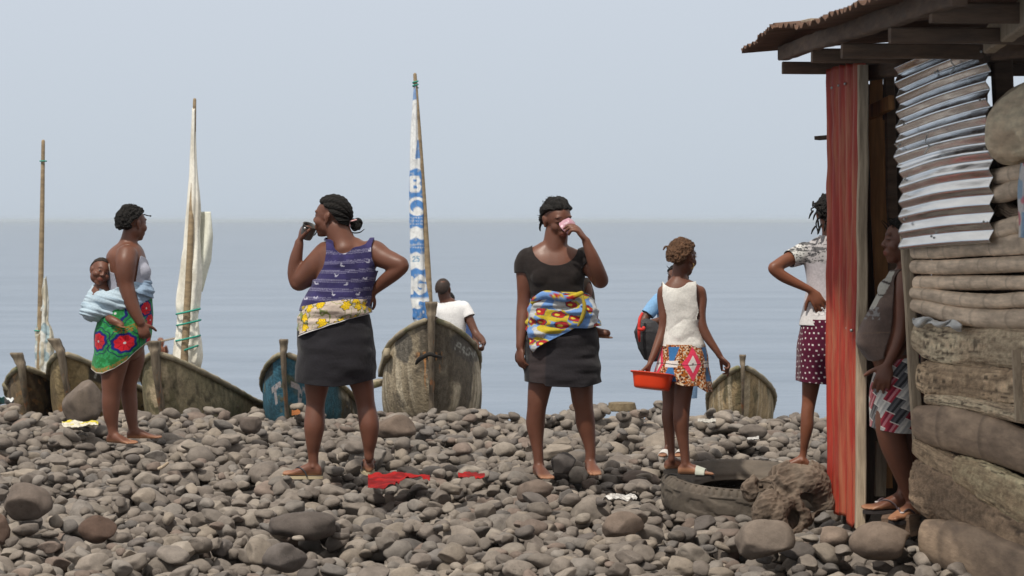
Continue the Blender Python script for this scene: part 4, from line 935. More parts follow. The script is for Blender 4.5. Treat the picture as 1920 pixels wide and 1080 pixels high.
        for y, r, ln, x0 in ((.030, .0125, .048, .140), (.011, .0092, .046, .145), (-.004, .0085, .042, .142), (-.018, .008, .036, .136), (-.031, .0075, .028, .128)):
            s.m.tube([L(x0 - .02, y, r*1.2), L(x0 + ln*.5, y*1.02, r*1.25), L(x0 + ln, y*1.04, r*.95)], [r*sc, r*.95*sc, r*.9*sc], 10, 3)
            s.smp.append((7, 1, *L(x0 + ln*.6, y, r), r*sc))
        s.m.ell(L(.004, .030, .066), (.012*sc, .010*sc, .012*sc), None, 10); s.m.ell(L(-.004, -.030, .058), (.012*sc, .010*sc, .012*sc), None, 10)
        for x, w in ((-.03, .028), (.01, .03), (.05, .03), (.09, .03), (.13, .03)): s.smp.append((7, .5, *L(x, 0, .03), w*sc))
        s.soles.append((L, z0, a.z - drop, d, lf, inner, sc))
        return L
    def build(s, parent_label, name='person', vox=.0048, body_it=14, category='person', group=None, cut=None):
        V, F = remesh(np.concatenate(s.m.v), s.m.f, vox)
        S = np.array([q[2:5] for q in s.smp]); Rr = np.array([q[5] for q in s.smp]); Lb = np.array([q[0] for q in s.smp]); Tt = np.array([q[1] for q in s.smp])
        best = np.full(len(V), 9.0); lab = np.zeros(len(V), int); tt = np.zeros(len(V))
        for p, r, l, t in zip(S, Rr, Lb, Tt):
            d = np.sqrt(((V - p)**2).sum(1)) - r; m = d < best; best[m] = d[m]; lab[m] = l; tt[m] = t
        w = np.where(np.isin(lab, (5, 6, 7)), .18, .55); it = body_it
        fw = lambda k: np.where(lab == 5, .5 if k < 5 else .0, np.where(np.isin(lab, (6, 7)), .45 if k < 3 else .0, .55))
        V = lap(V, F, fw, it); N = normals(V, F)
        s.V, s.F, s.N, s.lab, s.tt = V, F, N, lab, tt
        base = np.array(SK[s.skin]); c = np.tile(base, (len(V), 1))
        n1 = vnoise(V[:, 0], V[:, 2], V[:, 1], 9, 3); c = c*(1 + .14*n1)[:, None]
        for H in s.heads:
            q = ((V - np.array(H['c'])) @ np.array(H['M']))/H['k']; hd = lab == 5
            lip = sstep(1.15, .8, np.sqrt((q[:, 0]/.026)**2 + ((q[:, 2] + .059)/.015)**2))*(q[:, 1] < -.075)*hd; c = mixc(c, base*np.array((1.5, .95, 1.0)), lip*.8)
            for sg in (-1, 1):
                br = sstep(1.2, .8, np.sqrt(((q[:, 0] - sg*.031)/.021)**2 + ((q[:, 2] - .036 + 3*(q[:, 0] - sg*.028)**2*9)/.0042)**2))*(q[:, 1] < -.05)*hd; c = mixc(c, (.02, .014, .012), br*.8)
                ey = sstep(1.2, .85, np.sqrt(((q[:, 0] - sg*.030)/.016)**2 + ((q[:, 2] - .0075)/.0030)**2))*(q[:, 1] < -.05)*hd; c = mixc(c, (.018, .012, .010), ey*.85)
            st = sstep(-.02, .02, q[:, 2] - .03)*0
            c = mixc(c, base*.75, hd*.25)
        for (L, z0, zs, d, lf, inn, sc) in s.soles:
            a = np.array(L(0, 0, 0)); near = (np.linalg.norm(V - a, axis=1) < .24*sc)*(np.isin(lab, (7,)))
            c = mixc(c, (.36, .175, .095), near*sstep(.034*sc, .012*sc, V[:, 2] - zs)*.75)
        s.Cc = c
        gz_ = V[:, 2].min(); mid = V[V[:, 2] < gz_ + .12].mean(0) if len(V) else V.mean(0)
        th = thing(name, parent_label, category, (float(mid[0]), float(mid[1]), float(gz_)), group); s.th = th
        s.body = obj('body', V, F, m_skin, th, col=c)
        return th
    def garment(s, name, keep, off, colour, mat=None, wr=.003, wsc=14, solid=.004, edge=8, parent=None, label=None, wst=(1, 1, 1), relax=0):
        """cloth fitted to the body where keep(...) holds"""
        V, F, N = s.V, s.F, s.N; px = CX + V[:, 0]/V[:, 1]*FPX; py = CY + (EYE - V[:, 2])/V[:, 1]*FPX
        k = keep(px, py, V, s.lab, s.tt, N); fk = k[F].all(1); f = F[fk]; idx = np.unique(f); mp = -np.ones(len(V), int); mp[idx] = np.arange(len(idx)); f = mp[f]
        v = V[idx]; n = N[idx]
        E = edges_of(f); Es = np.sort(E, 1); u, inv, cnt = np.unique(Es, axis=0, return_inverse=True, return_counts=True); B = u[cnt == 1]
        if relax: v = lap(v, f, np.full(len(v), .5), relax)
        v = v + n*off; w = vnoise(v[:, 0]*wst[0], v[:, 2]*wst[2], v[:, 1]*wst[1], wsc, 2); v = v + n*(wr*(1 + w))[:, None]
        nn = len(v); dg = np.bincount(B.ravel(), minlength=nn).astype(float); bm_ = dg > 0; dg[dg == 0] = 1
        for _ in range(edge):
            S_ = np.zeros_like(v)
            for c in range(3): S_[:, c] = np.bincount(B[:, 0], v[B[:, 1], c], nn) + np.bincount(B[:, 1], v[B[:, 0], c], nn)
            v[bm_] = (v + (S_/dg[:, None] - v)*.5)[bm_]
        px = px[idx]; py = py[idx]; c = colour(px, py, v, s.lab[idx], n)
        return obj(name, v, f, mat or m_cloth, parent or s.th, col=c, solid=solid, label=label)
    def cloth(s, name, rows, top, bot, colour, fold=0, famp=.012, n=(260, 110), solid=.004, mat=None, parent=None, e=2.2, wr=.004, wsc=9, wst=(1, 1, 1), label=None, flute=0):
        """tube of cloth round the hips. rows: (py, cx px, half width px, half depth m, dY); top/bot: lists (cos angle, py) for the near half"""
        rows = np.array([q if len(q) == 5 else tuple(q) + (0,) for q in rows], float); tp = np.array(top, float); bt = np.array(bot, float)
        a = catmull(rows, 10); a = a[np.argsort(a[:, 0])]
        def fn(U, V):
            th_ = U*2*np.pi; cx = np.cos(th_); near = np.sin(th_) < 0
            t0 = np.interp(cx, tp[:, 0], tp[:, 1]); b0 = np.interp(cx, bt[:, 0], bt[:, 1]); ends = np.interp(cx, [-1, 1], [np.interp(-1, bt[:, 0], bt[:, 1]), np.interp(1, bt[:, 0], bt[:, 1])])
            b0 = np.where(near, b0, ends); py = t0 + (b0 - t0)*V
            q = [np.interp(py, a[:, 0], a[:, j]) for j in (1, 2, 3, 4)]
            k = 1 + famp*np.sin(th_*fold + 1.3*np.sin(th_*2.3))*V*(1 if fold else 0)
            x = np.sign(np.cos(th_))*np.abs(np.cos(th_))**(2/e); y = np.sign(np.sin(th_))*np.abs(np.sin(th_))**(2/e)
            Yq = s.Y + q[3]; c = np.stack([(q[0] - CX)*Yq/FPX, Yq, EYE - (py - CY)*Yq/FPX], 1)
            hw, hd = q[1]/s.s, q[2]; p = c.copy(); p[:, 0] += hw*k*x; p[:, 1] += hd*k*y
            w = wr*vnoise(p[:, 0]*wst[0], p[:, 2]*wst[2], p[:, 1]*wst[1], wsc, 2); p[:, 0] += w*x*1.5; p[:, 1] += w*y*2.5
            if flute: p[:, 2] += flute*np.sin(th_*fold)*V
            return p
        v, f, U, V = grid(fn, n[0], n[1], close_u=True)
        th_ = U*2*np.pi; hw = rows[:, 2].mean(); px = CX + v[:, 0]/v[:, 1]*FPX; py = CY + (EYE - v[:, 2])/v[:, 1]*FPX
        u = (th_ - 1.5*np.pi)*hw*.92 + rows[:, 1].mean()       # arc length in the scale of the front
        return obj(name, v, f, mat or m_cloth, parent or s.th, col=colour(u, py, v, V, U), solid=solid, label=label)
    def hair(s, H, line=None, thick=.010, rows=0, ramp_=.004, noise=.004, nsc=14, mat=None, rr=(.0755, .096, .097), cen=(0, .014, .019), n=(260, 150), name='hair'):
        az_ = [0, 35, 62, 88, 105, 130, 180]; hl = line or [.62, .58, .44, .20, .05, -.45, -.62]
        def fn(U, V):
            th_ = U*2*np.pi; ph = (V - .5)*np.pi; d = np.stack([np.cos(ph)*np.sin(th_), -np.cos(ph)*np.cos(th_), np.sin(ph)], 1)
            az = np.degrees(np.abs(np.arctan2(d[:, 0], -d[:, 1]))); hl_ = np.interp(az, az_, hl) + .05*vnoise(d[:, 0]*5, d[:, 1]*5, d[:, 2]*5, 1, 2); t = sstep(-.02, .10, d[:, 2] - hl_)
            k = thick*(.4 + .6*t) + noise*vnoise(d[:, 0], d[:, 1], d[:, 2], nsc*.35, 3)*1.6
            if rows:
                fi = np.arctan2(d[:, 0], d[:, 2] + .25); rg = np.abs(np.sin(fi*rows + .15*np.sin(d[:, 1]*5))); k = k + ramp_*(rg*2 - 1)*(1 + .30*np.sin(np.degrees(np.arctan2(d[:, 1], d[:, 2] + .3))*.55 + rows*fi*2))
            k = np.where(t > 0, k*t - .010*(1 - t), -.02)
            p = d*np.array(rr) + np.array(cen) + d*k[:, None]
            return np.array(H['c']) + (p*H['k']) @ np.array(H['M']).T
        v, f, *_ = grid(fn, n[0], n[1], close_u=True)
        return obj(name, v, f, mat or m_hair, s.th)
    def tufts(s, H, n, ln, seed=1, mat=None, zone=lambda d: d[2] > .2, r=.0022, name='loose_hair'):
        g_ = random.Random(seed); m = MB(); T = H['T']; k = 0
        while k < n:
            d = Vector((g_.gauss(0, 1), g_.gauss(0, 1), g_.gauss(0, 1))).normalized()
            if not zone(d): continue
            p = Vector((d.x*.080, .014 + d.y*.100, .019 + d.z*.102)); q = (d + Vector((g_.uniform(-.7, .7), g_.uniform(-.7, .7), g_.uniform(-.5, .7)))).normalized(); l = ln*g_.uniform(.5, 1.2)
            a = p + q*l*.5; b = p + q*l + Vector((g_.uniform(-.3, .3), g_.uniform(-.3, .3), g_.uniform(-.3, .3)))*l
            m.tube([T(*p), T(*a), T(*b)], [r, r*.8, r*.35], 5, 2); k += 1
        return m.build(name, mat or m_hair, s.th)

def birds(pts, r):
    """little white birds: a curved body, a raised neck and a tail"""
    def d(px, py):
        o = np.full(len(px), 9.0)
        for i, (x, y) in enumerate(pts):
            f_ = 1 if i % 2 else -1; a = .35*math.sin(i*2.1); X, Y = (px - x)/r, (py - y)/r; u, v = (X*math.cos(a) - Y*math.sin(a))*f_, X*math.sin(a) + Y*math.cos(a)
            o = np.minimum(o, np.hypot(u/.85, (v - .35)/.36)); o = np.minimum(o, np.hypot((u - .62 - .15*v)/.20, (v + .25)/.62)); o = np.minimum(o, np.hypot((u - .80)/.34, (v + .80)/.20))
            o = np.minimum(o, np.hypot((u + .85 + .5*v)/.22, (v + .0)/.45))
        return o
    return d
def scatter(u, v, cell, seed, jit=.3, row=.5):
    """distance vector to the nearest centre of a jittered lattice, and its id"""
    bd = np.full(len(u), 1e9); bx = np.zeros(len(u)); by = np.zeros(len(u)); bi = np.zeros(len(u))
    j0 = np.floor(v/cell)
    for dj in (-1, 0, 1):
        j = j0 + dj; i0 = np.floor(u/cell - row*(j % 2))
        for di in (-1, 0, 1, 2):
            i = i0 + di; h1 = np.modf(np.abs(np.sin(i*12.99 + j*78.23 + seed)*43758.5))[0]; h2 = np.modf(np.abs(np.sin(i*39.3 + j*11.13 + seed)*24634.6))[0]
            cx = (i + row*(j % 2) + .5 + jit*(h1 - .5))*cell; cy = (j + .5 + jit*(h2 - .5))*cell
            dx, dy = u - cx, v - cy; d = dx*dx + dy*dy; m = d < bd; bd[m] = d[m]; bx[m] = dx[m]; by[m] = dy[m]; bi[m] = h1[m]
    return bx, by, bi
def sandal(name_label, cat, L, sc, inner, sole_col, strap_col, kind='thong', parent=None, width=.046, thick=.018, group=None):
    """a sandal under a foot whose placing function is L(x, y, z); worn, so it is a child of its person"""
    def sole(U, V):
        xs = -.062 + .262*V; return xs
    n = 40; out = []
    for i in range(n):
        t = 2*math.pi*i/n; x = .070 + .128*math.cos(t); w = width*(.78 + .22*sstep(.0, .14, x)) ; y = w*math.sin(t)*(1 - .12*abs(math.cos(t))**6); out.append((x, y + .004))
    m = MB(); V = [tuple(L(x, y, -.001)) for x, y in out] + [tuple(L(x, y, -thick)) for x, y in out]
    F = [tuple(range(n)), tuple(reversed(range(n, 2*n)))] + [(i, i + n, (i+1) % n + n, (i+1) % n) for i in range(n)]
    m.add(V, F); r = m.build('sandal', material('sandal_sole', sole_col, rough=.7, bump=.2, bscale=80), parent, smooth=False)
    ms = material('sandal_strap', strap_col, rough=.55, bump=.15, bscale=80)
    if kind == 'thong':
        for sg in (-1, 1):
            m2 = MB(); m2.tube([L(.128, .019, .005), L(.118, .018 + sg*.006, .032), L(.085, .004 + sg*.030, .052), L(.045, sg*.040, .030), L(.030, sg*.042, .0)], [.0045*sc]*5, 8, 5); m2.build('strap', ms, r)
    else:
        def st(U, V):
            t = np.pi*U; x = .075 + .062*V + 0*U; w = .049 - .003*V; pts = [tuple(L(x_, w_*math.cos(t_), .002 + (.056 - .020*v_)*math.sin(t_)**.8)) for x_, w_, t_, v_ in zip(x, w, t, V)]; return np.array(pts)
        v, f, *_ = grid(st, 30, 12); obj('strap', v, f, ms, r, solid=.004)
    return r
C_ = lambda f: (lambda px, py, v, lab, n: f(px, py, v, lab, n))
dark_skirt = lambda a: (lambda u, v, V, t, th: mixc(a, np.array(a)*.72, sstep(-.1, .5, vnoise(u*.02, v*.10, 4, 1, 3))))
def top_mask(lo, hi=None, arm=.0, neck=None, armhole=None):
    """cloth covers the torso from height py lo (bottom) up to the neckline, and the arms up to arm"""
    def f(px, py, V, lab, tt, N):
        k = (lab == 0) & (py < lo)
        if arm: k |= ((lab == 1) | (lab == 2)) & (tt < arm)
        if neck is not None: k &= ~neck(px, py, V, N)
        if hi: k &= (py > hi)
        if armhole is not None: k &= ~armhole(px, py, V, N, lab, tt)
        return k
    return f

# ---- woman in black drinking from a pink cup
p = Fig(12.5, 'mid')
p.torso([(1034, 458, 26, .060), (1036, 470, 50, .075), (1037, 482, 61, .092), (1038, 500, 60, .110), (1040, 522, 53, .118), (1044, 545, 49, .112), (1049, 568, 49, .105), (1051, 592, 56, .118), (1053, 620, 62, .132), (1053, 655, 64, .140), (1052, 685, 60, .135), (1052, 700, 52, .12)])
p.blob(1017, 519, -.085, (.060, .038, .058)); p.blob(1064, 519, -.075, (.060, .038, .058)); p.blob(1052, 600, -.05, (.13, .10, .10)); p.blob(1052, 650, .07, (.17, .11, .12))
p.limb('neck', [(1039, 472, .0, 25), (1041, 457, -.005, 23), (1044, 434, -.005, 22)])
H = p.head(1045, 413, -.01, .250, yaw=26, pitch=12, roll=-4)
p.limb('arm_a', [(990, 484, 0, 18), (984, 500, 0, 17.5), (984, 530, .0, 15.5), (983, 560, .01, 13.5), (982, 580, .01, 13.8), (979, 612, -.02, 12), (976, 640, -.05, 8.6), (975, 650, -.055, 8.2)])
w = p.pt(975, 652, -.055); p.hand(w, (.03, -.12, -1), (.75, .5, .05), thumb=-1, curl=.42, sc=.98, spread=5, tcurl=.3)
p.limb('arm_b', [(1096, 484, 0, 19), (1106, 496, -.03, 18), (1117, 512, -.09, 17), (1126, 526, -.14, 15.5), (1119, 505, -.19, 14.5), (1110, 480, -.22, 12), (1101, 458, -.23, 8.8), (1099, 452, -.23, 8.4)])
w = p.pt(1098, 450, -.23); p.hand(w, (-.62, -.12, .80), (-.70, .25, -.55), thumb=-1, sc=1.08, curls=[.40, .50, .60, .70], spread=7, tcurl=.2)
for lab, hip, rows, an, d, inn in (('leg_a', 0, [(1022, 660, 0, 31), (1017, 700, 0, 26), (1012, 725, 0, 22.5), (1008, 752, 0, 19.5), (1006, 768, .005, 18), (1004, 795, .02, 18), (1006, 825, .02, 13.2), (1009, 850, .015, 10.2), (1010, 868, .015, 10)], (1010, 869, .015), (.30, -1), 1),
                       ('leg_b', 0, [(1082, 660, 0, 31), (1087, 700, 0, 26), (1090, 725, 0, 22.5), (1092, 752, 0, 20), (1095, 768, .005, 18), (1098, 795, .02, 18.2), (1104, 825, .02, 13), (1107, 846, .015, 10.2), (1107, 861, .015, 10)], (1107, 862, .015), (.16, -1), -1)):
    p.limb(lab, rows); p.foot(p.pt(*an), d, inner=inn, sc=.97)
P3 = p.build('barefoot woman in a black top and charcoal skirt drinking from a pink cup', name='person')
neck3 = lambda px, py, V, N: (py < 498 - 30*sstep(.55, 1.0, np.abs((px - 1040)/44)) ) & (np.abs(px - 1040) < 46 - 6*sstep(498, 470, py)) & (py < 497) if False else ((((px - 1041)/41)**2 + (np.minimum(py - 466, 0)*0 + (py - 462)/35)**2 < 1) | ((py < 470) & (np.abs(px - 1041) < 38)))
p.garment('top', top_mask(600, arm=.20, neck=lambda px, py, V, N: neck3(px, py, V, N) & (V[:, 1] < p.Y + .05) | ((py < 472) & (np.abs(px - 1041) < 36))), .006,
          lambda px, py, v, lab, n: mixc((.019, .0150, .0145), (.027, .0215, .020), vnoise(v[:, 0], v[:, 2], 0, 40, 2)), wr=.0035, wsc=16, wst=(.5, 1, 1.6), relax=3)
p.cloth('skirt', [(560, 1050, 51, .115), (600, 1052, 60, .132), (640, 1053, 67, .150), (680, 1053, 70, .152), (730, 1054, 72, .150)], [(-1, 575), (1, 575)], [(-1, 714), (-.45, 716), (-.4, 721), (0, 722), (.5, 723), (1, 716)],
        lambda u, v, V, t, th: mixc(dark_skirt((.023, .0205, .024))(u, v, V, t, th), (.042, .032, .033), sstep(1030, 1026, u)*sstep(990, 994, u)*.9), wr=.010, wsc=10, wst=(.45, 1, 1.7), fold=3, famp=.018)
def wrap3(u, v, V, t, th):
    q = u*.9 + .55*(v - 600); w = v - .25*(u - 1050); c = np.tile((.14, .27, .55), (len(u), 1))
    c = mixc(c, (.44, .46, .48), sstep(.18, .22, vnoise(q*.045, w*.035, 3, 1, 1))); c = mixc(c, (.46, .355, .03), sstep(.22, .26, vnoise(q*.030 + 5, w*.085, 9, 1, 1)))
    bx, by, bi = scatter(q, w*1.3, 27, 3, .5); rr = np.hypot(bx/10, by/8)*(1 + .25*vnoise(u*.2, v*.2, 2)); k = bi > .45
    c = mixc(c, (.46, .355, .03), (rr < 1.5)*k*(bx > 0)); c = mixc(c, (.36, .02, .02), (rr < 1)*k); c = mixc(c, (.62, .52, .06), (np.hypot((bx + 2)/4, (by - 1)/3) < 1)*k); c = mixc(c, (.03, .04, .10), (np.abs(rr - 1.06) < .08)*k)
    return mixc(c, (.05, .09, .2), (np.abs(np.sin(w*.30 + q*.02)) < .05)*.6)
p.cloth('wrap', [(540, 1047, 53, .125), (556, 1050, 57, .145), (580, 1054, 64, .162), (600, 1055, 68, .172), (625, 1054, 71, .180), (660, 1054, 73, .186)], [(-1, 560), (-.7, 552), (-.2, 546), (.5, 547), (1, 553)],
        [(-1, 612), (-.90, 628), (-.74, 658), (-.45, 642), (.0, 624), (.28, 612), (.6, 613), (1, 610)], wrap3, wr=.020, wsc=13, wst=(.5, 1, 1.8), fold=5, famp=.02, n=(340, 130), label='blue, yellow and red printed cloth wound round the waist')
m = MB(); a_ = [(1000, 566, -.10), (1020, 553, -.15), (1045, 556, -.17), (1062, 560, -.17), (1090, 550, -.14)]; m.tube([p.pt(*q) for q in a_], [.018, .024, .026, .020, .014], 12, 5); v_ = np.concatenate(m.v); u_ = CX + v_[:, 0]/v_[:, 1]*FPX; y_ = CY + (EYE - v_[:, 2])/v_[:, 1]*FPX
obj('rolled_edge', v_, m.f, m_cloth, p.th, col=wrap3(u_ + 9, y_*1.7, 0, 0, 0))
m = MB(); a_ = [(1092, 556, -.16), (1096, 575, -.175), (1092, 595, -.175), (1084, 610, -.17)]; m.tube([p.pt(*q) for q in a_], [.008, .012, .012, .007], 12, 5); obj('knot', np.concatenate(m.v), m.f, m_cloth, p.th, col=np.tile((.30, .23, .03), (len(np.concatenate(m.v)), 1)))
p.hair(H, line=[.50, .47, .36, .18, -.15, -.58, -.66], thick=.012, rows=5, ramp_=.0045, noise=.004)
p.tufts(H, 150, .018, 3, zone=lambda d: d[2] > -.35 and d[1] > .1, r=.0020)
m = MB()
for x, y, z, l in ((-.070, .045, -.01, .035), (-.066, .055, -.02, .045), (-.060, .065, -.02, .05), (-.072, .035, 0, .03)): m.tube([H['T'](x, y, z), H['T'](x*1.12, y + .008, z - l*.6), H['T'](x*1.10, y + .006, z - l)], [.0055, .0055, .003], 6, 3)
m.build('twisted_ends', m_hair, p.th)
# pink cup, bottom up towards the camera side
def cup(name, label, c, axis, r0, r1, h, mat, lip=.003, handle=None):
    ax = Vector(axis).normalized(); q = ax.to_track_quat('Z', 'Y').to_matrix(); prof = [(0, 0), (r0*.7, 0), (r0*.92, .004), (r0, .012), (r1*.97, h*.6), (r1, h), (r1 + lip, h + .001), (r1 + lip*.5, h + .004), (r1 - .004, h), (r1*.92, h*.6), (r0*.85, .014), (0, .010)]
    V = []; n = 40
    for r, z in prof:
        for i in range(n): a = 2*math.pi*i/n; V.append(tuple(Vector(c) + q @ Vector((r*math.cos(a), r*math.sin(a), z))))
    F = [(i*n + j, i*n + (j+1) % n, (i+1)*n + (j+1) % n, (i+1)*n + j) for i in range(len(prof)-1) for j in range(n)]
    o = obj(name, V, F, mat); tag(o, label, 'cup')
    if handle:
        m = MB(); m.tube([Vector(c) + q @ Vector((r1*.95, 0, h*.8)), Vector(c) + q @ Vector((r1 + .03, 0, h*.75)), Vector(c) + q @ Vector((r1 + .03, 0, h*.3)), Vector(c) + q @ Vector((r0*.95, 0, h*.2))], [.004]*4, 8, 4); m.build('handle', mat, o)
    return o
cup('cup', 'small pink cup held up to the mouth of the woman in black', p.pt(1073, 415, -.165), (-.62, .30, -.62), .034, .044, .060, material('pink_plastic', (.42, .20, .27), (.50, .30, .36), nscale=25, rough=.35, spec=.5, col3=(.6, .45, .5), nscale3=30, t3=(.6, .64)))

# baby carried behind her
b = Fig(12.78, 'mid')
b.torso([(1072, 520, 20, .06), (1075, 540, 34, .08), (1075, 570, 38, .09), (1072, 600, 38, .09), (1070, 625, 30, .08)])
Hb = b.head(1083, 498, -.01, .17, yaw=200, baby=True); b.limb('neck', [(1078, 525, 0, 12), (1082, 508, 0, 12)])
b.limb('arm_b', [(1095, 530, 0, 10), (1103, 545, -.05, 8.5), (1101, 562, -.08, 7)]); b.hand(b.pt(1101, 563, -.08), (-.1, -.3, -1), (-1, 0, 0), sc=.5, vox=0) if False else b.hand(b.pt(1101, 563, -.08), (-.1, -.3, -1), (-1, 0, 0), sc=.5)
b.limb('leg_a', [(1085, 600, -.05, 19), (1098, 610, -.16, 15), (1108, 618, -.22, 11), (1118, 624, -.24, 8.5)]); b.limb('foot', [(1114, 621, -.24, 9), (1124, 624, -.25, 8.5), (1138, 625, -.26, 7)]); b.foot(b.pt(1117, 622, -.24), (1, -.15), sc=.52, drop=.036, pitch=-3)
b.limb('leg_b', [(1040, 600, 0, 19), (1008, 610, -.12, 14), (990, 622, -.20, 10), (983, 632, -.22, 8)]); b.foot(b.pt(983, 636, -.22), (-.4, -.6), sc=.5, drop=.03, pitch=-60)
b.build('baby behind the woman in black, one bare foot sticking out at her hip', name='baby', vox=.004, body_it=8, category='baby')
b.hair(Hb, thick=.003, noise=.002, n=(120, 80)); b.garment('shirt', top_mask(640, neck=lambda px, py, V, N: py < 522), .005, lambda px, py, v, lab, n: np.tile((.10, .075, .06), (len(v), 1)))

# ---- woman in a navy vest seen from behind
p = Fig(12.5, 'mid')
p.torso([(650, 450, 28, .070), (652, 460, 48, .088), (653, 472, 60, .105), (652, 488, 58, .120), (650, 510, 53, .128), (643, 535, 54, .130), (634, 560, 60, .135), (628, 590, 63, .150), (628, 625, 65, .165), (629, 660, 66, .165), (630, 690, 60, .15), (630, 702, 50, .13)])
p.blob(603, 640, -.05, (.10, .10, .12)); p.blob(657, 640, -.05, (.10, .10, .12)); p.blob(630, 510, .09, (.15, .09, .09)); p.blob(626, 575, .06, (.16, .12, .11))
p.limb('neck', [(646, 468, -.02, 30), (641, 452, -.015, 25), (632, 428, -.01, 23)])
H = p.head(621, 408, .0, .240, yaw=-110, pitch=-2, roll=2, cheeks=1.08, full=1.10)
p.limb('arm_a', [(614, 478, .02, 27), (602, 492, .03, 27.5), (585, 508, .05, 25), (568, 524, .07, 20), (558, 531, .08, 14.5), (552, 512, .08, 13.5), (555, 485, .07, 12.5), (560, 462, .06, 9.5), (561, 455, .06, 9)])
w = p.pt(562, 453, .06); p.hand(w, (.18, .10, 1), (.95, .25, -.1), thumb=-1, sc=1.0, curls=[.75, .9, 1.0, 1.0], spread=4, tcurl=.4)
p.limb('arm_b', [(688, 478, .0, 26), (702, 474, -.01, 24), (720, 484, -.04, 20), (740, 492, -.08, 17.5), (754, 498, -.10, 14), (740, 512, -.08, 14), (722, 526, -.04, 13), (703, 543, -.01, 9.5), (699, 547, -.01, 9)])
w = p.pt(698, 547, -.01); p.hand(w, (-.55, -.25, -.80), (-.4, .8, -.1), thumb=1, sc=.95, curls=[.9, .9, .85, .8], spread=3, tcurl=.5)
for lab, rows, an, d, inn in (('leg_a', [(600, 660, 0, 33), (597, 695, 0, 28), (594, 722, 0, 23.5), (592, 750, 0, 18.5), (591, 765, 0, 18), (589.5, 797, -.015, 19.8), (588, 825, -.01, 15.5), (587, 848, 0, 11), (588, 866, 0, 9.6)], (588, 868, .0), (-1, .18), -1),
                         ('leg_b', [(660, 660, 0, 33), (670, 695, 0, 27), (679, 722, 0, 22), (684, 750, 0, 18.5), (687, 765, 0, 18), (692, 797, -.015, 19.2), (693, 825, -.01, 14.8), (692, 845, 0, 10.5), (692, 858, 0, 9.4)], (692, 860, .05), (-.12, 1), 1)):
    p.limb(lab, rows); Lf = p.foot(p.pt(*an), d, inner=inn, sc=.98)
PW = p.build('woman in a navy striped vest seen from behind, drinking from a dark mug')
for i, q in enumerate(p.soles): sandal('', '', q[0], 1, 1, (.50, .42, .27), (.03, .03, .035), parent=PW)
bd = birds([(x/4.32 + 530, y/4.32 + 350 + 3) for x, y in ((500, 525), (705, 505), (485, 625), (680, 595), (440, 705), (655, 725), (285, 775), (515, 775), (415, 860), (600, 855), (205, 900), (280, 890))], 3.5)
def vest(px, py, v, lab, n):
    c = mixc((.040, .034, .118), (.028, .024, .082), sstep(-.3, .4, vnoise(px*.05, py*.05, 3, 1, 2))); q = (py + .06*(px - 650) - 3*np.sin((px - 600)*.03) - 471)/17.4
    f = q % 1.0; ln = (np.minimum(np.abs(f), np.abs(f - 1)) < .045) | (np.abs(f - .16) < .04) | (np.abs(f - .88) < .03)
    c = mixc(c, (.28, .27, .40), ln*(q > -.5)*(.55 + .45*(np.sin(px*2.1 + np.floor(q)*9) > 0))*.6); return mixc(c, (.44, .44, .54), bd(px, py) < 1)
ah = lambda px, py, V, N, lab, tt: (((px - 606 + .10*(py - 470)) < 6 - 14*sstep(490, 540, py)) & (py < 524)) | ((px > 703 - .06*(py - 450)) & (py < 505))
p.garment('vest', top_mask(585, neck=lambda px, py, V, N: (((px - 661)/33)**2 + ((py - 445)/19)**2 < 1) | (py < 446), armhole=ah), .008, vest, wr=.009, wsc=9, wst=(.5, 1, 1.8), relax=3)
p.cloth('skirt', [(560, 628, 60, .155), (600, 628, 66, .185), (640, 629, 70, .202), (680, 630, 73, .200), (720, 630, 75, .190)], [(-1, 590), (1, 590)], [(-1, 714), (-.5, 718), (0, 721), (.5, 716), (1, 709)], dark_skirt((.0205, .0195, .024)), wr=.007, wsc=9, wst=(.7, 1, 1.2), fold=3, famp=.012)
def wrapw(u, v, V, t, th):
    c = np.tile((.50, .42, .36), (len(u), 1)); bx, by, bi = scatter(u, v, 21, 8, .8); r_ = np.hypot(bx, by); a = np.arctan2(by, bx)
    g_ = np.abs(vnoise(u*.06, v*.06, 5, 1, 2)); c = mixc(c, (.10, .16, .02), sstep(.11, .06, g_)*.85); g2 = np.abs(vnoise(u*.09 + 4, v*.05, 7, 1, 2)); c = mixc(c, (.20, .24, .05), sstep(.06, .03, g2)*.7); c = mixc(c, (.10, .05, .03), sstep(.03, .01, np.abs(vnoise(u*.045 + 9, v*.05, 2, 1, 2)))*.6)
    fl = r_/(7.4 + 1.3*np.sin(6*a + bi*6) + 1.8*vnoise(u*.3, v*.3, 4)); k_ = bi > .22; c = mixc(c, (.05, .04, .01), (fl < 1.14)*k_); c = mixc(c, (.66, .45, .015), (fl < .96)*k_); c = mixc(c, (.26, .14, .01), (np.abs(np.sin(a*3 + bi)) < .22)*(fl < .85)*(fl > .2)*k_)
    return c
def wrapw2(u, v, V, t, th):
    c = wrapw(u, v, V, t, th); c = mixc(c, (.03, .03, .05), (t > .935)*1.0); return mixc(c, (.62, .60, .58), ((t > .955) & (t < .985))*1.0)
p.cloth('wrap', [(545, 636, 58, .150), (562, 632, 62.5, .168), (585, 628, 66.5, .188), (610, 628, 69, .200), (640, 628, 71, .210)], [(-1, 575), (-.4, 566), (.3, 560), (1, 560)], [(-1, 633), (-.6, 622), (0, 606), (.6, 593), (1, 586)], wrapw2, wr=.011, wsc=12, wst=(.4, 1, 1.8), n=(340, 110), label='cream cloth with yellow flowers wound round the hips')
p.hair(H, line=[.62, .58, .50, .28, .0, -.50, -.66], thick=.014, rows=9, ramp_=.0055, noise=.0015, n=(520, 260))
m = MB(); bc = p.pt(668, 421, .02)
g_ = random.Random(2)
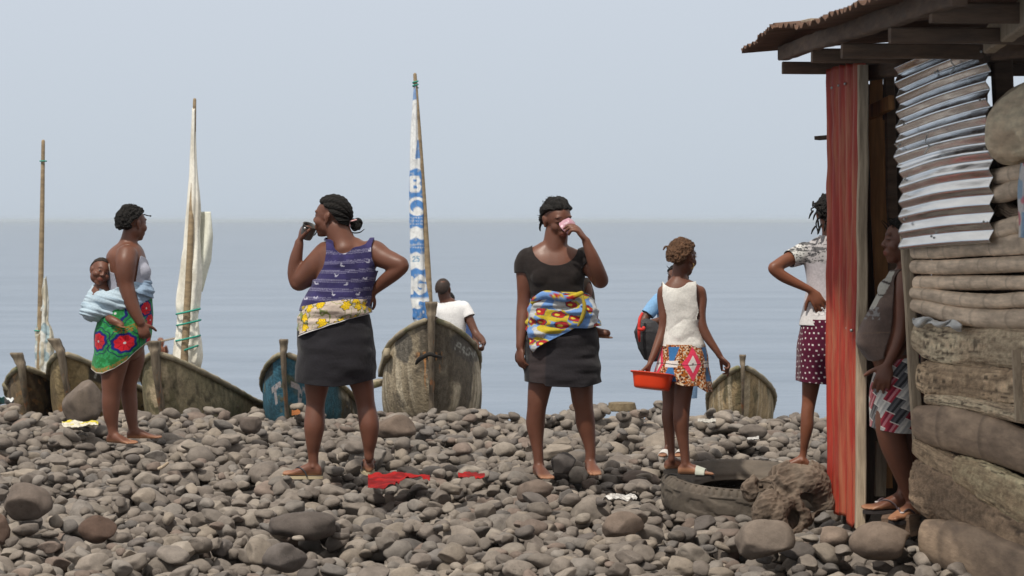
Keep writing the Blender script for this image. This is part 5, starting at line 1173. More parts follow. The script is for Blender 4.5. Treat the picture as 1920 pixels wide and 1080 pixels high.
for i in range(9):
    a = i*.7; ax = Vector((math.sin(a*1.7), math.cos(a), math.sin(a*.6 + 1))).normalized(); u_ = ax.orthogonal().normalized(); w_ = ax.cross(u_)
    m.tube([bc + (u_*math.cos(t)*.034 + w_*math.sin(t)*.027)*(.75 + .3*g_.random()) for t in np.linspace(0, 5.6, 10)], [.0095]*10, 8, 3)
m.ell(bc, (.036, .03, .03)); m.tube([p.pt(655, 428, .02), p.pt(660, 436, 0), p.pt(674, 436, .0), p.pt(683, 430, 0)], [.005, .004, .004, .002], 6, 3); m.tube([p.pt(650, 425, -.02), p.pt(651, 434, -.02), p.pt(662, 439, -.02)], [.005, .004, .002], 6, 3)
m.build('braided_bun', m_hair, p.th)
m = MB(); m.tube([p.pt(656, 424, -.035), p.pt(655, 416, -.045), p.pt(661, 414, -.05), p.pt(668, 412, -.04)], [.0045]*4, 8, 4); m.build('hair_tie', material('pink_band', (.75, .45, .45), rough=.7), p.th)
cup('mug', 'dark metal mug held to the lips of the woman in the striped vest', p.pt(572, 447, .06), (.42, -.32, 1.0), .038, .043, .085, material('dark_enamel', (.05, .048, .045), (.08, .075, .07), nscale=15, rough=.3, spec=.5), handle=True)
m = MB(); m.ell(p.pt(572, 428, -.015), (.008, .007, .008), n=10); m.build('ring', material('silver', (.8, .8, .8), rough=.2, metal=1), p.th)

# ---- mother with a baby, far left
p = Fig(14.4, 'mid')
p.torso([(240, 455, 17, .07), (238, 465, 28, .13), (236, 478, 35, .165), (238, 498, 38, .165), (241, 520, 38, .155), (243, 545, 38, .155), (240, 570, 41, .165), (234, 600, 46, .175), (230, 630, 46, .175), (228, 655, 40, .165), (228, 668, 34, .15)])
p.blob(262, 510, -.06, (.072, .065, .062)); p.blob(262, 510, .07, (.072, .065, .062)); p.blob(213, 628, -.03, (.12, .12, .13)); p.blob(262, 560, .0, (.085, .13, .10))
p.limb('neck', [(238, 466, 0, 21), (242, 450, .0, 16), (247, 428, 0, 15)])
H = p.head(249, 420, .0, .232, yaw=136, pitch=3, roll=0, cheeks=1.15, full=1.12)
p.limb('arm_a', [(238, 478, -.13, 20), (236, 492, -.16, 20), (235, 512, -.17, 18.5), (236, 532, -.17, 15), (240, 548, -.17, 14.5), (247, 570, -.17, 13.5), (257, 592, -.17, 10.5), (264, 605, -.17, 8.6)])
w = p.pt(265, 606, -.17); p.hand(w, (.28, .02, -1), (-.2, 1, .0), thumb=1, sc=.98, curls=[.55, .6, .65, .7], spread=4, tcurl=.35)
p.limb('arm_b', [(240, 478, .14, 18), (245, 510, .19, 16), (252, 540, .18, 13), (262, 565, .10, 11), (268, 580, .06, 8)]); p.hand(p.pt(268, 581, .06), (.1, -.3, -1), (-1, 0, 0), sc=.9)
for lab, rows, an, d, inn in (('leg_a', [(220, 640, -.09, 31), (214, 680, -.09, 27), (211, 710, -.09, 21.5), (209, 735, -.09, 18), (208, 755, -.09, 17), (208, 778, -.085, 14.5), (211, 800, -.08, 10.5), (212, 812, -.08, 9.6)], (212, 814, -.08), (.90, -.50), 1),
                         ('leg_b', [(240, 640, .09, 28), (248, 670, .09, 24), (246, 695, .09, 19), (241, 715, .09, 16.5), (241, 735, .10, 15.5), (244, 760, .10, 14.5), (247, 785, .09, 11), (250, 803, .09, 9.4)], (251, 806, .09), (1, .06), 1)):
    p.limb(lab, rows); p.foot(p.pt(*an), d, inner=inn, sc=.95, drop=.060)
P1 = p.build('barefoot mother in grey camisole and green flowered skirt, baby in pale blue sling')
strap = lambda px, py, V, N: (py < 520 - 1.05*np.clip(px - 215, 0, 70)*0) & (py < np.interp(px, [200, 218, 240, 256, 262, 272, 285], [505, 512, 512, 498, 478, 484, 505]))
p.garment('camisole', lambda px, py, V, lab, tt, N: (lab == 0) & (py < 560) & ~strap(px, py, V, N), .006, lambda px, py, v, lab, n: mixc((.36, .37, .44), (.28, .29, .36), vnoise(v[:, 0], v[:, 2], v[:, 1], 12, 2)), wr=.002, relax=3)
for pts in ([(207, 515, -.12), (205, 500, -.125), (209, 482, -.12), (220, 468, -.10), (236, 460, -.09), (252, 464, -.085), (258, 474, -.09), (266, 492, -.09), (274, 505, -.07)], [(256, 466, .06), (266, 482, .05), (276, 500, .03), (282, 508, .0)]):
    m = MB(); m.tube([p.pt(*q) for q in pts], [.006]*len(pts), 8, 5); m.build('strap', material('cream_strap', (.6, .57, .52), rough=.8), p.th)
def sk1(u, v, V, t, th):
    c = mixc((.018, .17, .045), (.03, .26, .09), sstep(-.1, .3, vnoise(u*.25, v*.25, 3, 1, 2))); q = u - 231
    for x, y, rr in ((-33, 640, 16), (12, 643, 16), (46, 578, 13), (-80, 600, 16), (70, 640, 15), (-75, 660, 14), (58, 600, 11), (-8, 588, 15), (100, 590, 15)):
        a = np.arctan2(v - y, q - x); r_ = np.hypot(q - x, v - y)/(rr*(1 + .06*np.sin(a*8))); c = mixc(c, (.012, .018, .14), (np.abs(r_ - 1.05) < .16)); c = mixc(c, (.50, .012, .022), (r_ < .92)*(1 if y != 588 else 0)); c = mixc(c, (.22, .0, .015), (np.abs(np.sin(a*4)) < .22)*(r_ < .8)*(r_ > .25)*(1 if y != 588 else 0)); c = mixc(c, (.5, .5, .5), (r_ < .14)); c = mixc(c, (.01, .02, .08), (np.abs(r_ - 1.55) < .05))
    gd = sstep(8, 5, np.abs(v - (612 + 7*np.sin(q*.09 + 1)))) * (q > -5)*(q < 50); c = mixc(c, (.26, .16, .03), gd*(vnoise(u*.5, v*.5, 1) > -.2))
    e = sstep(.90, .93, t); c = mixc(c, (.24, .16, .04), e*(vnoise(u*.5, v*.5, 1) > -.3)*(q < 20)); return mixc(c, (.55, .5, .45), (t > .98))
p.cloth('skirt', [(555, 243, 41, .17), (580, 238, 46, .185), (610, 233, 50, .195), (640, 229, 50, .20), (665, 225, 48, .20), (700, 222, 47, .195)], [(-1, 588), (0, 575), (1, 560)], [(-1, 690), (-.7, 697), (-.4, 697), (0, 688), (.4, 674), (.8, 650), (1, 640)], sk1, wr=.008, wsc=8, n=(340, 150), fold=4, famp=.015)
p.hair(H, line=[.60, .56, .42, .20, .05, -.45, -.66], thick=.018, rows=0, noise=.009, nsc=22, mat=m_hair)
p.tufts(H, 260, .016, 5, zone=lambda d: d[2] > -.3 and d[1] > -.3, r=.0016)
m = MB(); m.tube([p.pt(270, 402, 0), p.pt(276, 404, 0), p.pt(282, 405, 0)], [.004, .004, .003], 6, 3); m.ell(p.pt(282, 405, 0), (.007, .006, .006), n=8); m.build('hair_clip', m_hair, p.th)
m = MB(); m.ell(H['T'](.0, .055, .105), (.04, .04, .028)); m.build('tied_hair', m_hair, p.th)
# baby on her back
b = Fig(14.33, 'mid')
b.torso([(190, 535, 14, .07), (190, 548, 22, .085), (186, 570, 28, .09), (186, 590, 26, .085)])
Hb = b.head(187, 510, -.04, .188, yaw=30, pitch=4, roll=20, cheeks=1.35, nose=.85, full=1.18, baby=True); b.limb('neck', [(190, 540, -.02, 11), (190, 520, -.03, 11)])
b.limb('leg_a', [(184, 580, .03, 12), (192, 587, .02, 11), (200, 593, -.03, 9), (207, 598, -.11, 7.6), (212, 600, -.14, 7.2)]); b.limb('foot', [(211, 600, -.14, 7.5), (219, 604, -.155, 7), (227, 608, -.165, 5.5)]); b.foot(b.pt(213, 601, -.15), (1, -.3), inner=1, sc=.46, drop=.030, pitch=-14)
b.build('baby looking out of the pale blue sling on the back of the mother', name='baby', vox=.0036, body_it=7, category='baby')
b.hair(Hb, line=[.66, .68, .52, .30, .10, -.42, -.60], thick=.007, noise=.002, n=(160, 100), mat=material('short_baby_hair', (.022, .014, .010), rough=.8, bump=.6, bscale=300))
for sg in (-1, 1):
    m = MB(); m.ell(Hb['T'](sg*.031, -.0800, .008), (.0105*.8, .005, .0075*.8), Hb['M'], 16); o = np.concatenate(m.v); c0 = np.array(Hb['T'](sg*.031 - .001, -.086, .007)); dd = np.linalg.norm(o - c0, axis=1)
    obj('eye', o, m.f, m_eye, b.th, col=mixc((.018, .012, .010), (.26, .22, .20), sstep(.0056, .0066, dd)))
# the sling: one cloth over the baby and round the mother
s = Fig(14.4); s.torso([(236, 527, 46, .19, .0), (236, 545, 48, .195, .0), (238, 560, 47, .195, .0), (232, 575, 50, .205)], e=2)
for (x, y, d, r) in ((186, 566, -.02, (.115, .15, .13)), (181, 584, -.04, (.108, .17, .078)), (196, 545, -.02, (.115, .14, .09)), (176, 574, -.05, (.085, .12, .105)), (215, 560, -.08, (.16, .14, .085)), (212, 585, -.06, (.15, .13, .06)), (270, 545, -.03, (.055, .14, .06)), (278, 530, -.04, (.028, .06, .035)), (281, 548, -.05, (.03, .06, .045)), (270, 528, -.06, (.04, .05, .03))): s.m.ell(s.pt(x, y, d), r, None, 24)
V_, F_ = remesh(np.concatenate(s.m.v), s.m.f, .006); V_ = lap(V_, F_, np.full(len(V_), .5), 10)
px = CX + V_[:, 0]/V_[:, 1]*FPX; py = CY + (EYE - V_[:, 2])/V_[:, 1]*FPX
keep = (py > np.interp(px, [150, 163, 172, 200, 220, 240, 285], [575, 548, 532, 545, 538, 529, 524])) & (py < np.interp(px, [150, 175, 185, 240, 262, 290], [612, 604, 604, 582, 572, 556]))
N_ = normals(V_, F_); fold = vnoise(px*.020 + py*.010, py*.16 - px*.045, V_[:, 1]*2, 1, 2); fold2 = vnoise(px*.03 + py*.01, py*.34 - px*.11, 5, 1, 1); V_ = V_ + N_*((fold*.012 + fold2*.006))[:, None]
fk = keep[F_].all(1); f_ = F_[fk]; idx = np.unique(f_); mp = -np.ones(len(V_), int); mp[idx] = np.arange(len(idx))
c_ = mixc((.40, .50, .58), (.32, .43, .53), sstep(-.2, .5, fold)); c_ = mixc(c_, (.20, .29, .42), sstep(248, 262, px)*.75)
obj('sling', V_[idx], mp[f_], m_cloth, P1, col=c_[idx], solid=.006, label='pale blue cloth sling tied round mother and baby')

# ---- girl with the red bowl
p = Fig(11.45, 'mid')
p.torso([(1273, 522, 16, .045), (1277, 532, 30, .058), (1277, 545, 37, .068), (1277, 565, 34, .072), (1278, 595, 29, .068), (1279, 625, 29, .070), (1280, 655, 35, .082), (1280, 685, 39, .09), (1280, 708, 36, .085)])
p.blob(1268, 680, -.03, (.07, .07, .07)); p.blob(1294, 680, -.03, (.07, .07, .07))
p.limb('neck', [(1275, 538, 0, 18), (1273, 520, 0, 14), (1275, 498, 0, 13.5)])
H = p.head(1280, 484, .0, .200, yaw=140, pitch=2, roll=-2, cheeks=1.15)
p.limb('arm_a', [(1244, 546, .0, 11.5), (1243, 560, 0, 11.5), (1244, 590, -.01, 9.5), (1243, 615, -.01, 9), (1235, 640, -.03, 8.5), (1224, 668, -.06, 6.6), (1219, 680, -.07, 6)])
w = p.pt(1218, 682, -.07); p.hand(w, (-.25, -.15, -1), (-.9, .3, .3), thumb=-1, sc=.80, curls=[.9, .95, 1, 1], spread=4, tcurl=.4)
p.limb('arm_b', [(1312, 547, .0, 12), (1314, 562, 0, 12), (1313, 590, -.02, 10.5), (1316, 612, -.03, 10.5), (1328, 635, -.04, 9), (1344, 658, -.05, 6.8), (1350, 668, -.05, 6.2)])
w = p.pt(1351, 670, -.05); p.hand(w, (.70, -.05, -.75), (-.5, -.3, -.7), thumb=1, sc=.80, curls=[.35, .7, .85, .9], spread=4, tcurl=.2)
for lab, rows, an, d, inn in (('leg_a', [(1262, 690, .03, 20), (1258, 715, .03, 15), (1256, 740, .03, 12.5), (1255, 757, .03, 12.5), (1253, 785, .03, 12.5), (1257, 820, .03, 8.8), (1259, 850, .03, 7), (1259, 862, .03, 7)], (1259, 864, .05), (.85, .30), 1),
                         ('leg_b', [(1290, 690, -.03, 22), (1284, 715, -.03, 18.5), (1281, 735, -.03, 17.5), (1279, 757, -.03, 16), (1277, 790, -.035, 15.5), (1280, 820, -.03, 11.8), (1284, 850, -.03, 9.2), (1285, 866, -.03, 9)], (1285, 869, -.03), (1, -.28), -1)):
    p.limb(lab, rows); p.foot(p.pt(*an), d, inner=inn, sc=.80, drop=.058 if lab == 'leg_b' else .045)
PG = p.build('girl in a white sleeveless top holding a red bowl, standing on the tyre', vox=.0044)
for i, q in enumerate(p.soles): sandal('', '', q[0], .8, 1, (.045, .038, .034), (.55, .58, .50), kind='slide', parent=PG, thick=.026)
p.garment('top', top_mask(652, neck=lambda px, py, V, N: (((px - 1267)/20)**2 + ((py - 526)/14)**2 < 1) | (py < 531), armhole=lambda px, py, V, N, lab, tt: (px > 1303 + .03*(py - 530)) & (py < 578) & (py > 532) | (px < 1239) & (py < 575)), .009,
          lambda px, py, v, lab, n: mixc((.66, .65, .62), (.56, .55, .52), vnoise(v[:, 0], v[:, 2], 0, 20, 2)), wr=.009, wsc=10, wst=(.8, 1, 1.2), relax=6)
p.cloth('top_hem', [(590, 1278, 30.5, .078), (610, 1278, 32, .084), (630, 1280, 36, .092), (655, 1282, 43, .105)], [(-1, 598), (1, 598)], [(-1, 648), (0, 651), (1, 650)], lambda u, v, V, t, th: mixc((.66, .65, .62), (.56, .55, .52), vnoise(u*.1, v*.1, 0, 1, 2)), wr=.012, wsc=9, wst=(.8, 1, 1.3), fold=5, famp=.03)
def sk4(u, v, V, t, th):
    q = (u - 1258); c = mixc((.30, .085, .012), (.55, .45, .33), sstep(.18, .3, vnoise(u*.55, v*.55, 3, 1, 1))); c = mixc(c, (.06, .015, .01), sstep(.3, .4, vnoise(u*.4 + 9, v*.4, 8, 1, 1)))
    y = (v - 683)/34
    for k in range(-4, 5):
        x = (q - 70*k - .04*(v - 683)*k)
        d = np.abs(x - 35)/17 + np.abs(y)/.98; c = mixc(c, (.62, .045, .10), d < 1); c = mixc(c, (.62, .60, .58), d < .50); c = mixc(c, (.25, .18, .2), (d < .5)*(np.hypot(x - 35, (v - 683)) < 2.2))
        d = np.abs(x)/ (3 + 10*np.abs(y)); c = mixc(c, (.035, .14, .33), (d < 1)*(np.abs(y) < .95)); c = mixc(c, (.60, .56, .54), (np.abs(x) < 12)*(np.abs(y) < .18))
    return mixc(c, (.02, .015, .02), np.abs(v - 683 - 2*np.sin(u*.06)) < .7)
p.cloth('skirt', [(640, 1281, 38, .092), (660, 1281, 43, .104), (690, 1279, 49, .125), (715, 1278, 54, .14), (740, 1279, 55, .145)], [(-1, 645), (1, 645)], [(-1, 704), (-.6, 710), (0, 720), (.45, 721), (.75, 733), (1, 734)], sk4, wr=.004, n=(420, 150), fold=6, famp=.035)
p.hair(H, line=[.60, .54, .40, .22, .08, -.40, -.56], thick=.013, noise=.0065, nsc=20, mat=m_hairb)
p.tufts(H, 420, .016, 8, m_hairb, zone=lambda d: d[2] > -.3 and d[1] > -.5, r=.0014)
m = MB(); m.tube([P(1252, 462, 11.42), P(1247, 463, 11.42), P(1244, 468, 11.42)], [.005, .006, .004], 6, 3); m.build('braid_end', m_hairb, p.th)
m = MB(); ec = p.pt(1297, 498, -.02); m.tube([ec + Vector((.012*math.cos(a), 0, .014*math.sin(a))) for a in np.linspace(0, 6.2, 16)], [.0022]*16, 6, 2); m.build('earring', material('gold', (.8, .55, .2), rough=.25, metal=1), p.th)
# red bowl
m_bowl = material('orange_red_plastic', (.75, .055, .012), (.66, .045, .010), nscale=8, rough=.35, spec=.5)
bc = P(1222, 719, 11.33)
def _bowl(U, V):
    prof_r = np.array([0, .72, .80, .84, .97, 1.0, 1.07, 1.07, 1.02, .97, .80, .70, 0]); prof_z = np.array([0, 0, .01, .06, .95, 1.0, 1.0, .93, .95, .90, .10, .05, .05])
    t = V*12; r = np.interp(t, range(13), prof_r); z = np.interp(t, range(13), prof_z)*.085; a = U*2*np.pi; x = np.sign(np.cos(a))*np.abs(np.cos(a))**.62; y = np.sign(np.sin(a))*np.abs(np.sin(a))**.62
    x = x*r*.112; y = y*r*.085; ca, sa = math.cos(R(9)), math.sin(R(9)); X = x*ca + z*sa*.6; Z = -x*sa*.55 + z; cy, sy = math.cos(R(-12)), math.sin(R(-12))
    return np.stack([bc.x + X*cy - y*sy, bc.y + X*sy + y*cy, bc.z - .030 + Z - y*.15], 1)
v, f, *_ = grid(_bowl, 120, 61, close_u=True); tag(obj('bowl', v, f, m_bowl), 'bright orange red plastic bowl hanging from the hand of the girl in the white top', 'bowl')

# ---- child hidden behind the girl with the bowl
p = Fig(13.45, 'dark')
p.torso([(1268, 548, 14, .045), (1268, 556, 30, .06), (1267, 575, 32, .07), (1266, 605, 29, .068), (1267, 640, 30, .075), (1268, 665, 31, .08), (1268, 680, 28, .075)])
p.limb('neck', [(1268, 556, 0, 12), (1268, 540, 0, 11)]); H = p.head(1270, 524, 0, .190, yaw=-25, pitch=6)
p.limb('arm_a', [(1238, 562, 0, 11), (1222, 580, -.02, 9.5), (1206, 604, -.05, 8.5), (1222, 606, -.12, 8), (1242, 598, -.16, 6.5)]); p.hand(p.pt(1244, 597, -.16), (1, 0, .2), (0, 1, 0), sc=.72, curl=.5)
p.limb('arm_b', [(1296, 562, 0, 11), (1304, 585, -.02, 9), (1302, 610, -.06, 8), (1285, 618, -.14, 6.5)]); p.hand(p.pt(1283, 618, -.14), (-1, 0, 0), (0, 1, 0), sc=.72, curl=.5)
for lab, rows, an in (('leg_a', [(1255, 670, 0, 17), (1253, 720, 0, 13), (1252, 757, 0, 10), (1252, 790, .01, 9.5), (1252, 825, 0, 6.5), (1252, 838, 0, 6.2)], (1252, 838, 0)), ('leg_b', [(1282, 670, 0, 17), (1283, 720, 0, 13), (1283, 757, 0, 10), (1283, 790, .01, 9.5), (1283, 825, 0, 6.5), (1283, 838, 0, 6.2)], (1283, 838, 0))):
    p.limb(lab, rows); p.foot(p.pt(*an), (-.4, -1), inner=1 if lab == 'leg_a' else -1, sc=.74, drop=.05)
PC = p.build('child in a light blue shirt mostly hidden behind the girl with the red bowl', vox=.0048)
p.garment('shirt', top_mask(668, arm=.34, neck=lambda px, py, V, N: py < 553), .009, lambda px, py, v, lab, n: mixc((.20, .38, .62), (.16, .31, .52), vnoise(v[:, 0], v[:, 2], 0, 14, 2)), wr=.006, relax=4)
p.cloth('shorts', [(660, 1272, 31, .09), (700, 1277, 29, .09), (750, 1279, 27, .085)], [(-1, 660), (1, 660)], [(-1, 742), (1, 746)], lambda u, v, V, t, th: np.tile((.22, .36, .56), (len(u), 1)), wr=.006)
p.hair(H, thick=.009, noise=.006, n=(160, 100)); p.tufts(H, 30, .03, 4, zone=lambda d: d[2] > .1, r=.003)
for q in p.soles: sandal('', '', q[0], .74, 1, (.5, .46, .42), (.62, .60, .58), kind='slide', parent=PC)
# bag under the child's arm
def _bag(U, V):
    a = U*2*np.pi; t = V; w = np.interp(t, [0, .05, .3, .7, .92, 1], [.02, .055, .082, .090, .06, .0]); x = np.sign(np.cos(a))*np.abs(np.cos(a))**.8; y = np.sin(a); c0 = P(1216, 678, 13.28)
    z = t*.27; k = 1 + .07*vnoise(x*2, y*2, t*6, 1, 2); return np.stack([c0.x + x*w*k - .012 + .04*(1-t), c0.y + y*w*.6*k, c0.z + z], 1)
v, f, *_ = grid(_bag, 60, 60, close_u=True); bag = tag(thing('bag', 'black bag with a red strap held under the arm of the child in light blue', 'bag', P(1216, 678, 13.28)), None)
obj('pouch', v, f, material('black_nylon', (.022, .022, .026), (.04, .04, .045), nscale=12, rough=.6, bump=.4, bscale=30), bag)
m = MB(); m.tube([P(1204, 588, 13.2), P(1199, 600, 13.17), P(1198, 625, 13.16), P(1199, 640, 13.18)], [.009, .010, .009, .006], 8, 4); m.tube([P(1198, 617, 13.12), P(1205, 618, 13.1), P(1207, 615, 13.1)], [.011]*3, 8, 3); m.build('strap', material('red_strap', (.62, .03, .02), rough=.6), bag)
# ---- girl beside the red sheet
p = Fig(12.25, 'red')
p.torso([(1556, 447, 18, .05), (1558, 455, 36, .065), (1557, 467, 50, .08), (1556, 485, 48, .09), (1556, 510, 41, .085), (1555, 540, 38, .08), (1553, 570, 42, .088), (1552, 600, 48, .10), (1552, 630, 50, .11), (1552, 650, 45, .10)])
p.limb('neck', [(1556, 460, 0, 17), (1556, 445, 0, 15), (1556, 425, 0, 15)]); H = p.head(1556, 404, .0, .222, yaw=175, pitch=3)
p.limb('arm_a', [(1508, 474, 0, 17), (1495, 480, -.01, 15), (1475, 488, -.05, 13), (1456, 499, -.09, 11.5), (1450, 504, -.10, 10.5), (1468, 518, -.10, 11), (1495, 532, -.10, 9), (1518, 543, -.10, 7), (1521, 545, -.10, 6.8)])
w = p.pt(1522, 546, -.10); p.hand(w, (.50, -.10, -.85), (.1, 1, .1), thumb=-1, sc=.98, curls=[.25, .22, .25, .3], spread=8, tcurl=.1)
p.limb('arm_b', [(1604, 474, 0, 16), (1620, 500, -.02, 13), (1640, 520, -.05, 11), (1615, 535, -.08, 10), (1590, 550, -.09, 7)]); p.hand(p.pt(1589, 551, -.09), (-.6, 0, -.6), (0, 1, 0), sc=.95)
for lab, rows, an, d in (('leg_a', [(1532, 640, 0, 26), (1524, 690, 0, 20), (1520, 725, 0, 16.5), (1517, 752, 0, 13.5), (1514, 775, -.01, 12.5), (1513, 800, -.015, 12.5), (1509, 828, -.01, 8.8), (1507, 845, 0, 7.2), (1505, 858, 0, 7)], (1504, 858, 0), (-1, .10)),
                         ('leg_b', [(1575, 640, 0, 26), (1578, 690, 0, 20), (1580, 725, 0, 16.5), (1581, 752, 0, 13.5), (1581, 800, -.015, 12.5), (1580, 828, -.01, 8.8), (1580, 858, 0, 7)], (1580, 858, 0), (-.3, 1))):
    p.limb(lab, rows); p.foot(p.pt(*an), d, inner=-1, sc=.86, drop=.062)
P6 = p.build('girl in maroon dotted skirt, hand on her back, half hidden by the red sheet', vox=.0048)
def tee(px, py, v, lab, n):
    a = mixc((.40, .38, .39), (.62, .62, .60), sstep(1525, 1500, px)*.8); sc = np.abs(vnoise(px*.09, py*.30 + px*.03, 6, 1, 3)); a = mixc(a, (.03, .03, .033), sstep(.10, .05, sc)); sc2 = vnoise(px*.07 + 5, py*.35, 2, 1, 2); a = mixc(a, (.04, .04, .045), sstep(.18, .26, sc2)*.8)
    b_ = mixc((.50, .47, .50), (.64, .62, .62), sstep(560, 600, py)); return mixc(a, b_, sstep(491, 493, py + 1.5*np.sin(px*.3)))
p.garment('tee', top_mask(612, arm=.22, neck=lambda px, py, V, N: py < 440), .009, tee, wr=.005, wsc=9, relax=4)
p.cloth('tee_hem', [(555, 1555, 41, .092), (580, 1554, 46, .10), (610, 1553, 51, .115)], [(-1, 560), (1, 560)], [(-1, 604), (0, 606), (1, 606)], lambda u, v, V, t, th: np.tile((.64, .62, .62), (len(u), 1)), wr=.006, fold=5, famp=.02)
def sk6(u, v, V, t, th):
    bx, by, bi = scatter(u, v, 10.5, 2, .35); c = mixc((.085, .008, .030), (.055, .006, .022), vnoise(u*.05, v*.02, 1)); return mixc(c, (.60, .55, .55), np.maximum(np.abs(bx), np.abs(by)) < 1.5)
p.cloth('skirt', [(590, 1552, 47, .11), (630, 1552, 52, .125), (680, 1552, 56, .14), (720, 1553, 58, .145)], [(-1, 598), (1, 598)], [(-1, 714), (0, 718), (1, 728)], sk6, wr=.006, fold=7, famp=.03, n=(420, 150))
p.hair(H, thick=.016, noise=.010, nsc=20, rows=5, ramp_=.005)
m = MB(); g_ = random.Random(6)
for i in range(26):
    x0, y0 = g_.uniform(1524, 1560), g_.uniform(372, 425); dx = g_.uniform(-8, 4); m.tube([p.pt(x0, y0, -.09 + g_.uniform(-.01, .02)), p.pt(x0 + dx*.6, y0 + 6, -.11), p.pt(x0 + dx, y0 + g_.uniform(6, 16), -.10)], [.006, .006, .003], 6, 3)
m.tube([p.pt(1533, 410, -.05), p.pt(1530, 420, -.06), p.pt(1533, 432, -.06), p.pt(1534, 437, -.06)], [.005, .0045, .004, .0055], 6, 3); m.tube([p.pt(1527, 388, -.03), p.pt(1521, 392, -.03), p.pt(1522, 397, -.03)], [.005, .004, .003], 6, 3)
m.build('twists', m_hair, p.th)

# ---- pregnant young woman in the doorway
p = Fig(10.15, 'mid')
p.torso([(1697, 500, 14, .06), (1697, 512, 24, .11), (1695, 530, 32, .13), (1688, 555, 38, .13), (1680, 585, 46, .13), (1672, 615, 55, .145), (1668, 640, 58, .15), (1672, 660, 52, .15), (1682, 685, 42, .15), (1685, 720, 44, .16), (1684, 760, 40, .155), (1682, 775, 34, .14)])
p.blob(1662, 628, 0, (.115, .135, .11)); p.blob(1672, 545, -.05, (.055, .055, .055)); p.blob(1705, 715, 0, (.085, .14, .11))
p.limb('neck', [(1699, 516, 0, 20), (1698, 498, 0, 16), (1697, 478, 0, 16)]); H = p.head(1694, 452, .0, .222, yaw=-90, pitch=0, roll=0, lips=1.25)
p.limb('arm_a', [(1700, 522, -.13, 19), (1698, 540, -.15, 18), (1695, 570, -.15, 15), (1692, 600, -.15, 13), (1688, 625, -.15, 13), (1680, 650, -.16, 11.5), (1668, 676, -.17, 9), (1665, 683, -.17, 8.6)])
w = p.pt(1664, 684, -.17); p.hand(w, (-.30, -.05, -1), (.25, 1, -.1), thumb=-1, sc=1.0, curls=[.3, .35, .35, .4], spread=7, tcurl=.1)
p.limb('arm_b', [(1700, 525, .13, 18), (1705, 570, .16, 14), (1708, 620, .15, 12), (1705, 670, .12, 9)]); p.hand(p.pt(1705, 672, .12), (0, 0, -1), (-1, 0, 0), sc=.9)
for lab, rows, an, d, inn in (('leg_a', [(1682, 745, -.07, 38), (1672, 790, -.08, 32), (1674, 825, -.08, 27), (1684, 855, -.08, 24), (1693, 880, -.07, 21.5), (1703, 912, -.06, 17), (1710, 938, -.05, 12), (1712, 945, -.05, 11.5)], (1712, 947, -.05), (-.80, -.75), 1),
                         ('leg_b', [(1690, 745, .08, 36), (1690, 790, .08, 28), (1694, 830, .08, 23), (1700, 870, .08, 20), (1698, 905, .06, 15), (1692, 925, .04, 11), (1690, 930, .04, 11)], (1689, 932, .04), (-1, -.15), -1)):
    p.limb(lab, rows); p.foot(p.pt(*an), d, inner=inn, sc=.95, drop=.058)
P7 = p.build('pregnant young woman in a brown vest leaning in the hut doorway, facing left')
for i, q in enumerate(p.soles):
    sd_ = sandal('', '', q[0], .95, 1, (.035, .028, .028), (.10, .07, .075), parent=P7); m = MB(); Lq = q[0]
    for a in range(6): m.ell(Lq(.118 + .007*math.cos(a), .020 + .007*math.sin(a), .036), (.005, .005, .004), n=8)
    m.build('flower_trim', material('pale_trim', (.6, .55, .55), rough=.5), sd_)
def v7(px, py, v, lab, n):
    c = mixc((.14, .10, .085), (.09, .064, .056), sstep(-.3, .4, vnoise(v[:, 0]*2, v[:, 2]*4, 3, 4, 3))); x = px - (1652 - .55*(py - 550)); st = (x > -14)*(x < 9)*(py > 512)*(py < 582)
    c = mixc(c, (.42, .41, .37), st*1.0); c = mixc(c, (.05, .04, .04), st*((np.abs(py - 532 - .3*x) < 1.4) | (np.abs(py - 552) < 1.2))); g_ = (py > 578)*(py < 602)*(px < 1652)*(vnoise(px*.3, py*.3, 2) > 0); c = mixc(c, (.26, .27, .28), g_*.6)
    return mixc(c, (.16, .11, .085), (np.abs(py - 625 + .05*(px - 1640)) < 1.2)*.8)
p.garment('vest', lambda px, py, V, lab, tt, N: (lab == 0) & (py < np.interp(px, [1610, 1640, 1680, 1720], [668, 676, 668, 665])) & (py > 508), .009, v7, wr=.004, wsc=9, wst=(.6, 1, 1.8), relax=3)
def sk7(u, v, V, t, th):
    a = (u*.88 + v*.48); b_ = (-u*.48 + v*.88); i = np.floor(a/15); j = np.floor(b_/30 + .5*(i % 2)); fb = (b_/30 + .5*(i % 2)) % 1; fa = (a/15) % 1; k = (i + 2*j) % 3
    st = np.floor(fa*4) % 4; pal = np.array([[(.30, .03, .05), (.16, .012, .03), (.42, .16, .19), (.30, .03, .05)], [(.05, .05, .06), (.10, .10, .11), (.03, .03, .035), (.14, .14, .15)], [(.40, .39, .38), (.55, .53, .50), (.34, .34, .34), (.45, .44, .43)]])
    c = pal[k.astype(int), st.astype(int)]; return mixc(c, (.62, .60, .56), (fb < .05)*1.0)
p.cloth('skirt', [(655, 1690, 33, .15), (690, 1684, 40, .165), (730, 1680, 45, .175), (770, 1678, 45, .18), (810, 1678, 44, .18)], [(-1, 676), (0, 668), (1, 655)], [(-1, 800), (0, 806), (1, 808)], sk7, wr=.004, n=(420, 170))
p.hair(H, line=[.62, .52, .32, .05, -.05, -.35, -.50], thick=.013, noise=.006, rows=5, ramp_=.004); p.tufts(H, 20, .05, 12, zone=lambda d: d[1] < .1 and d[2] > .35 and d[2] < .8, r=.0028)

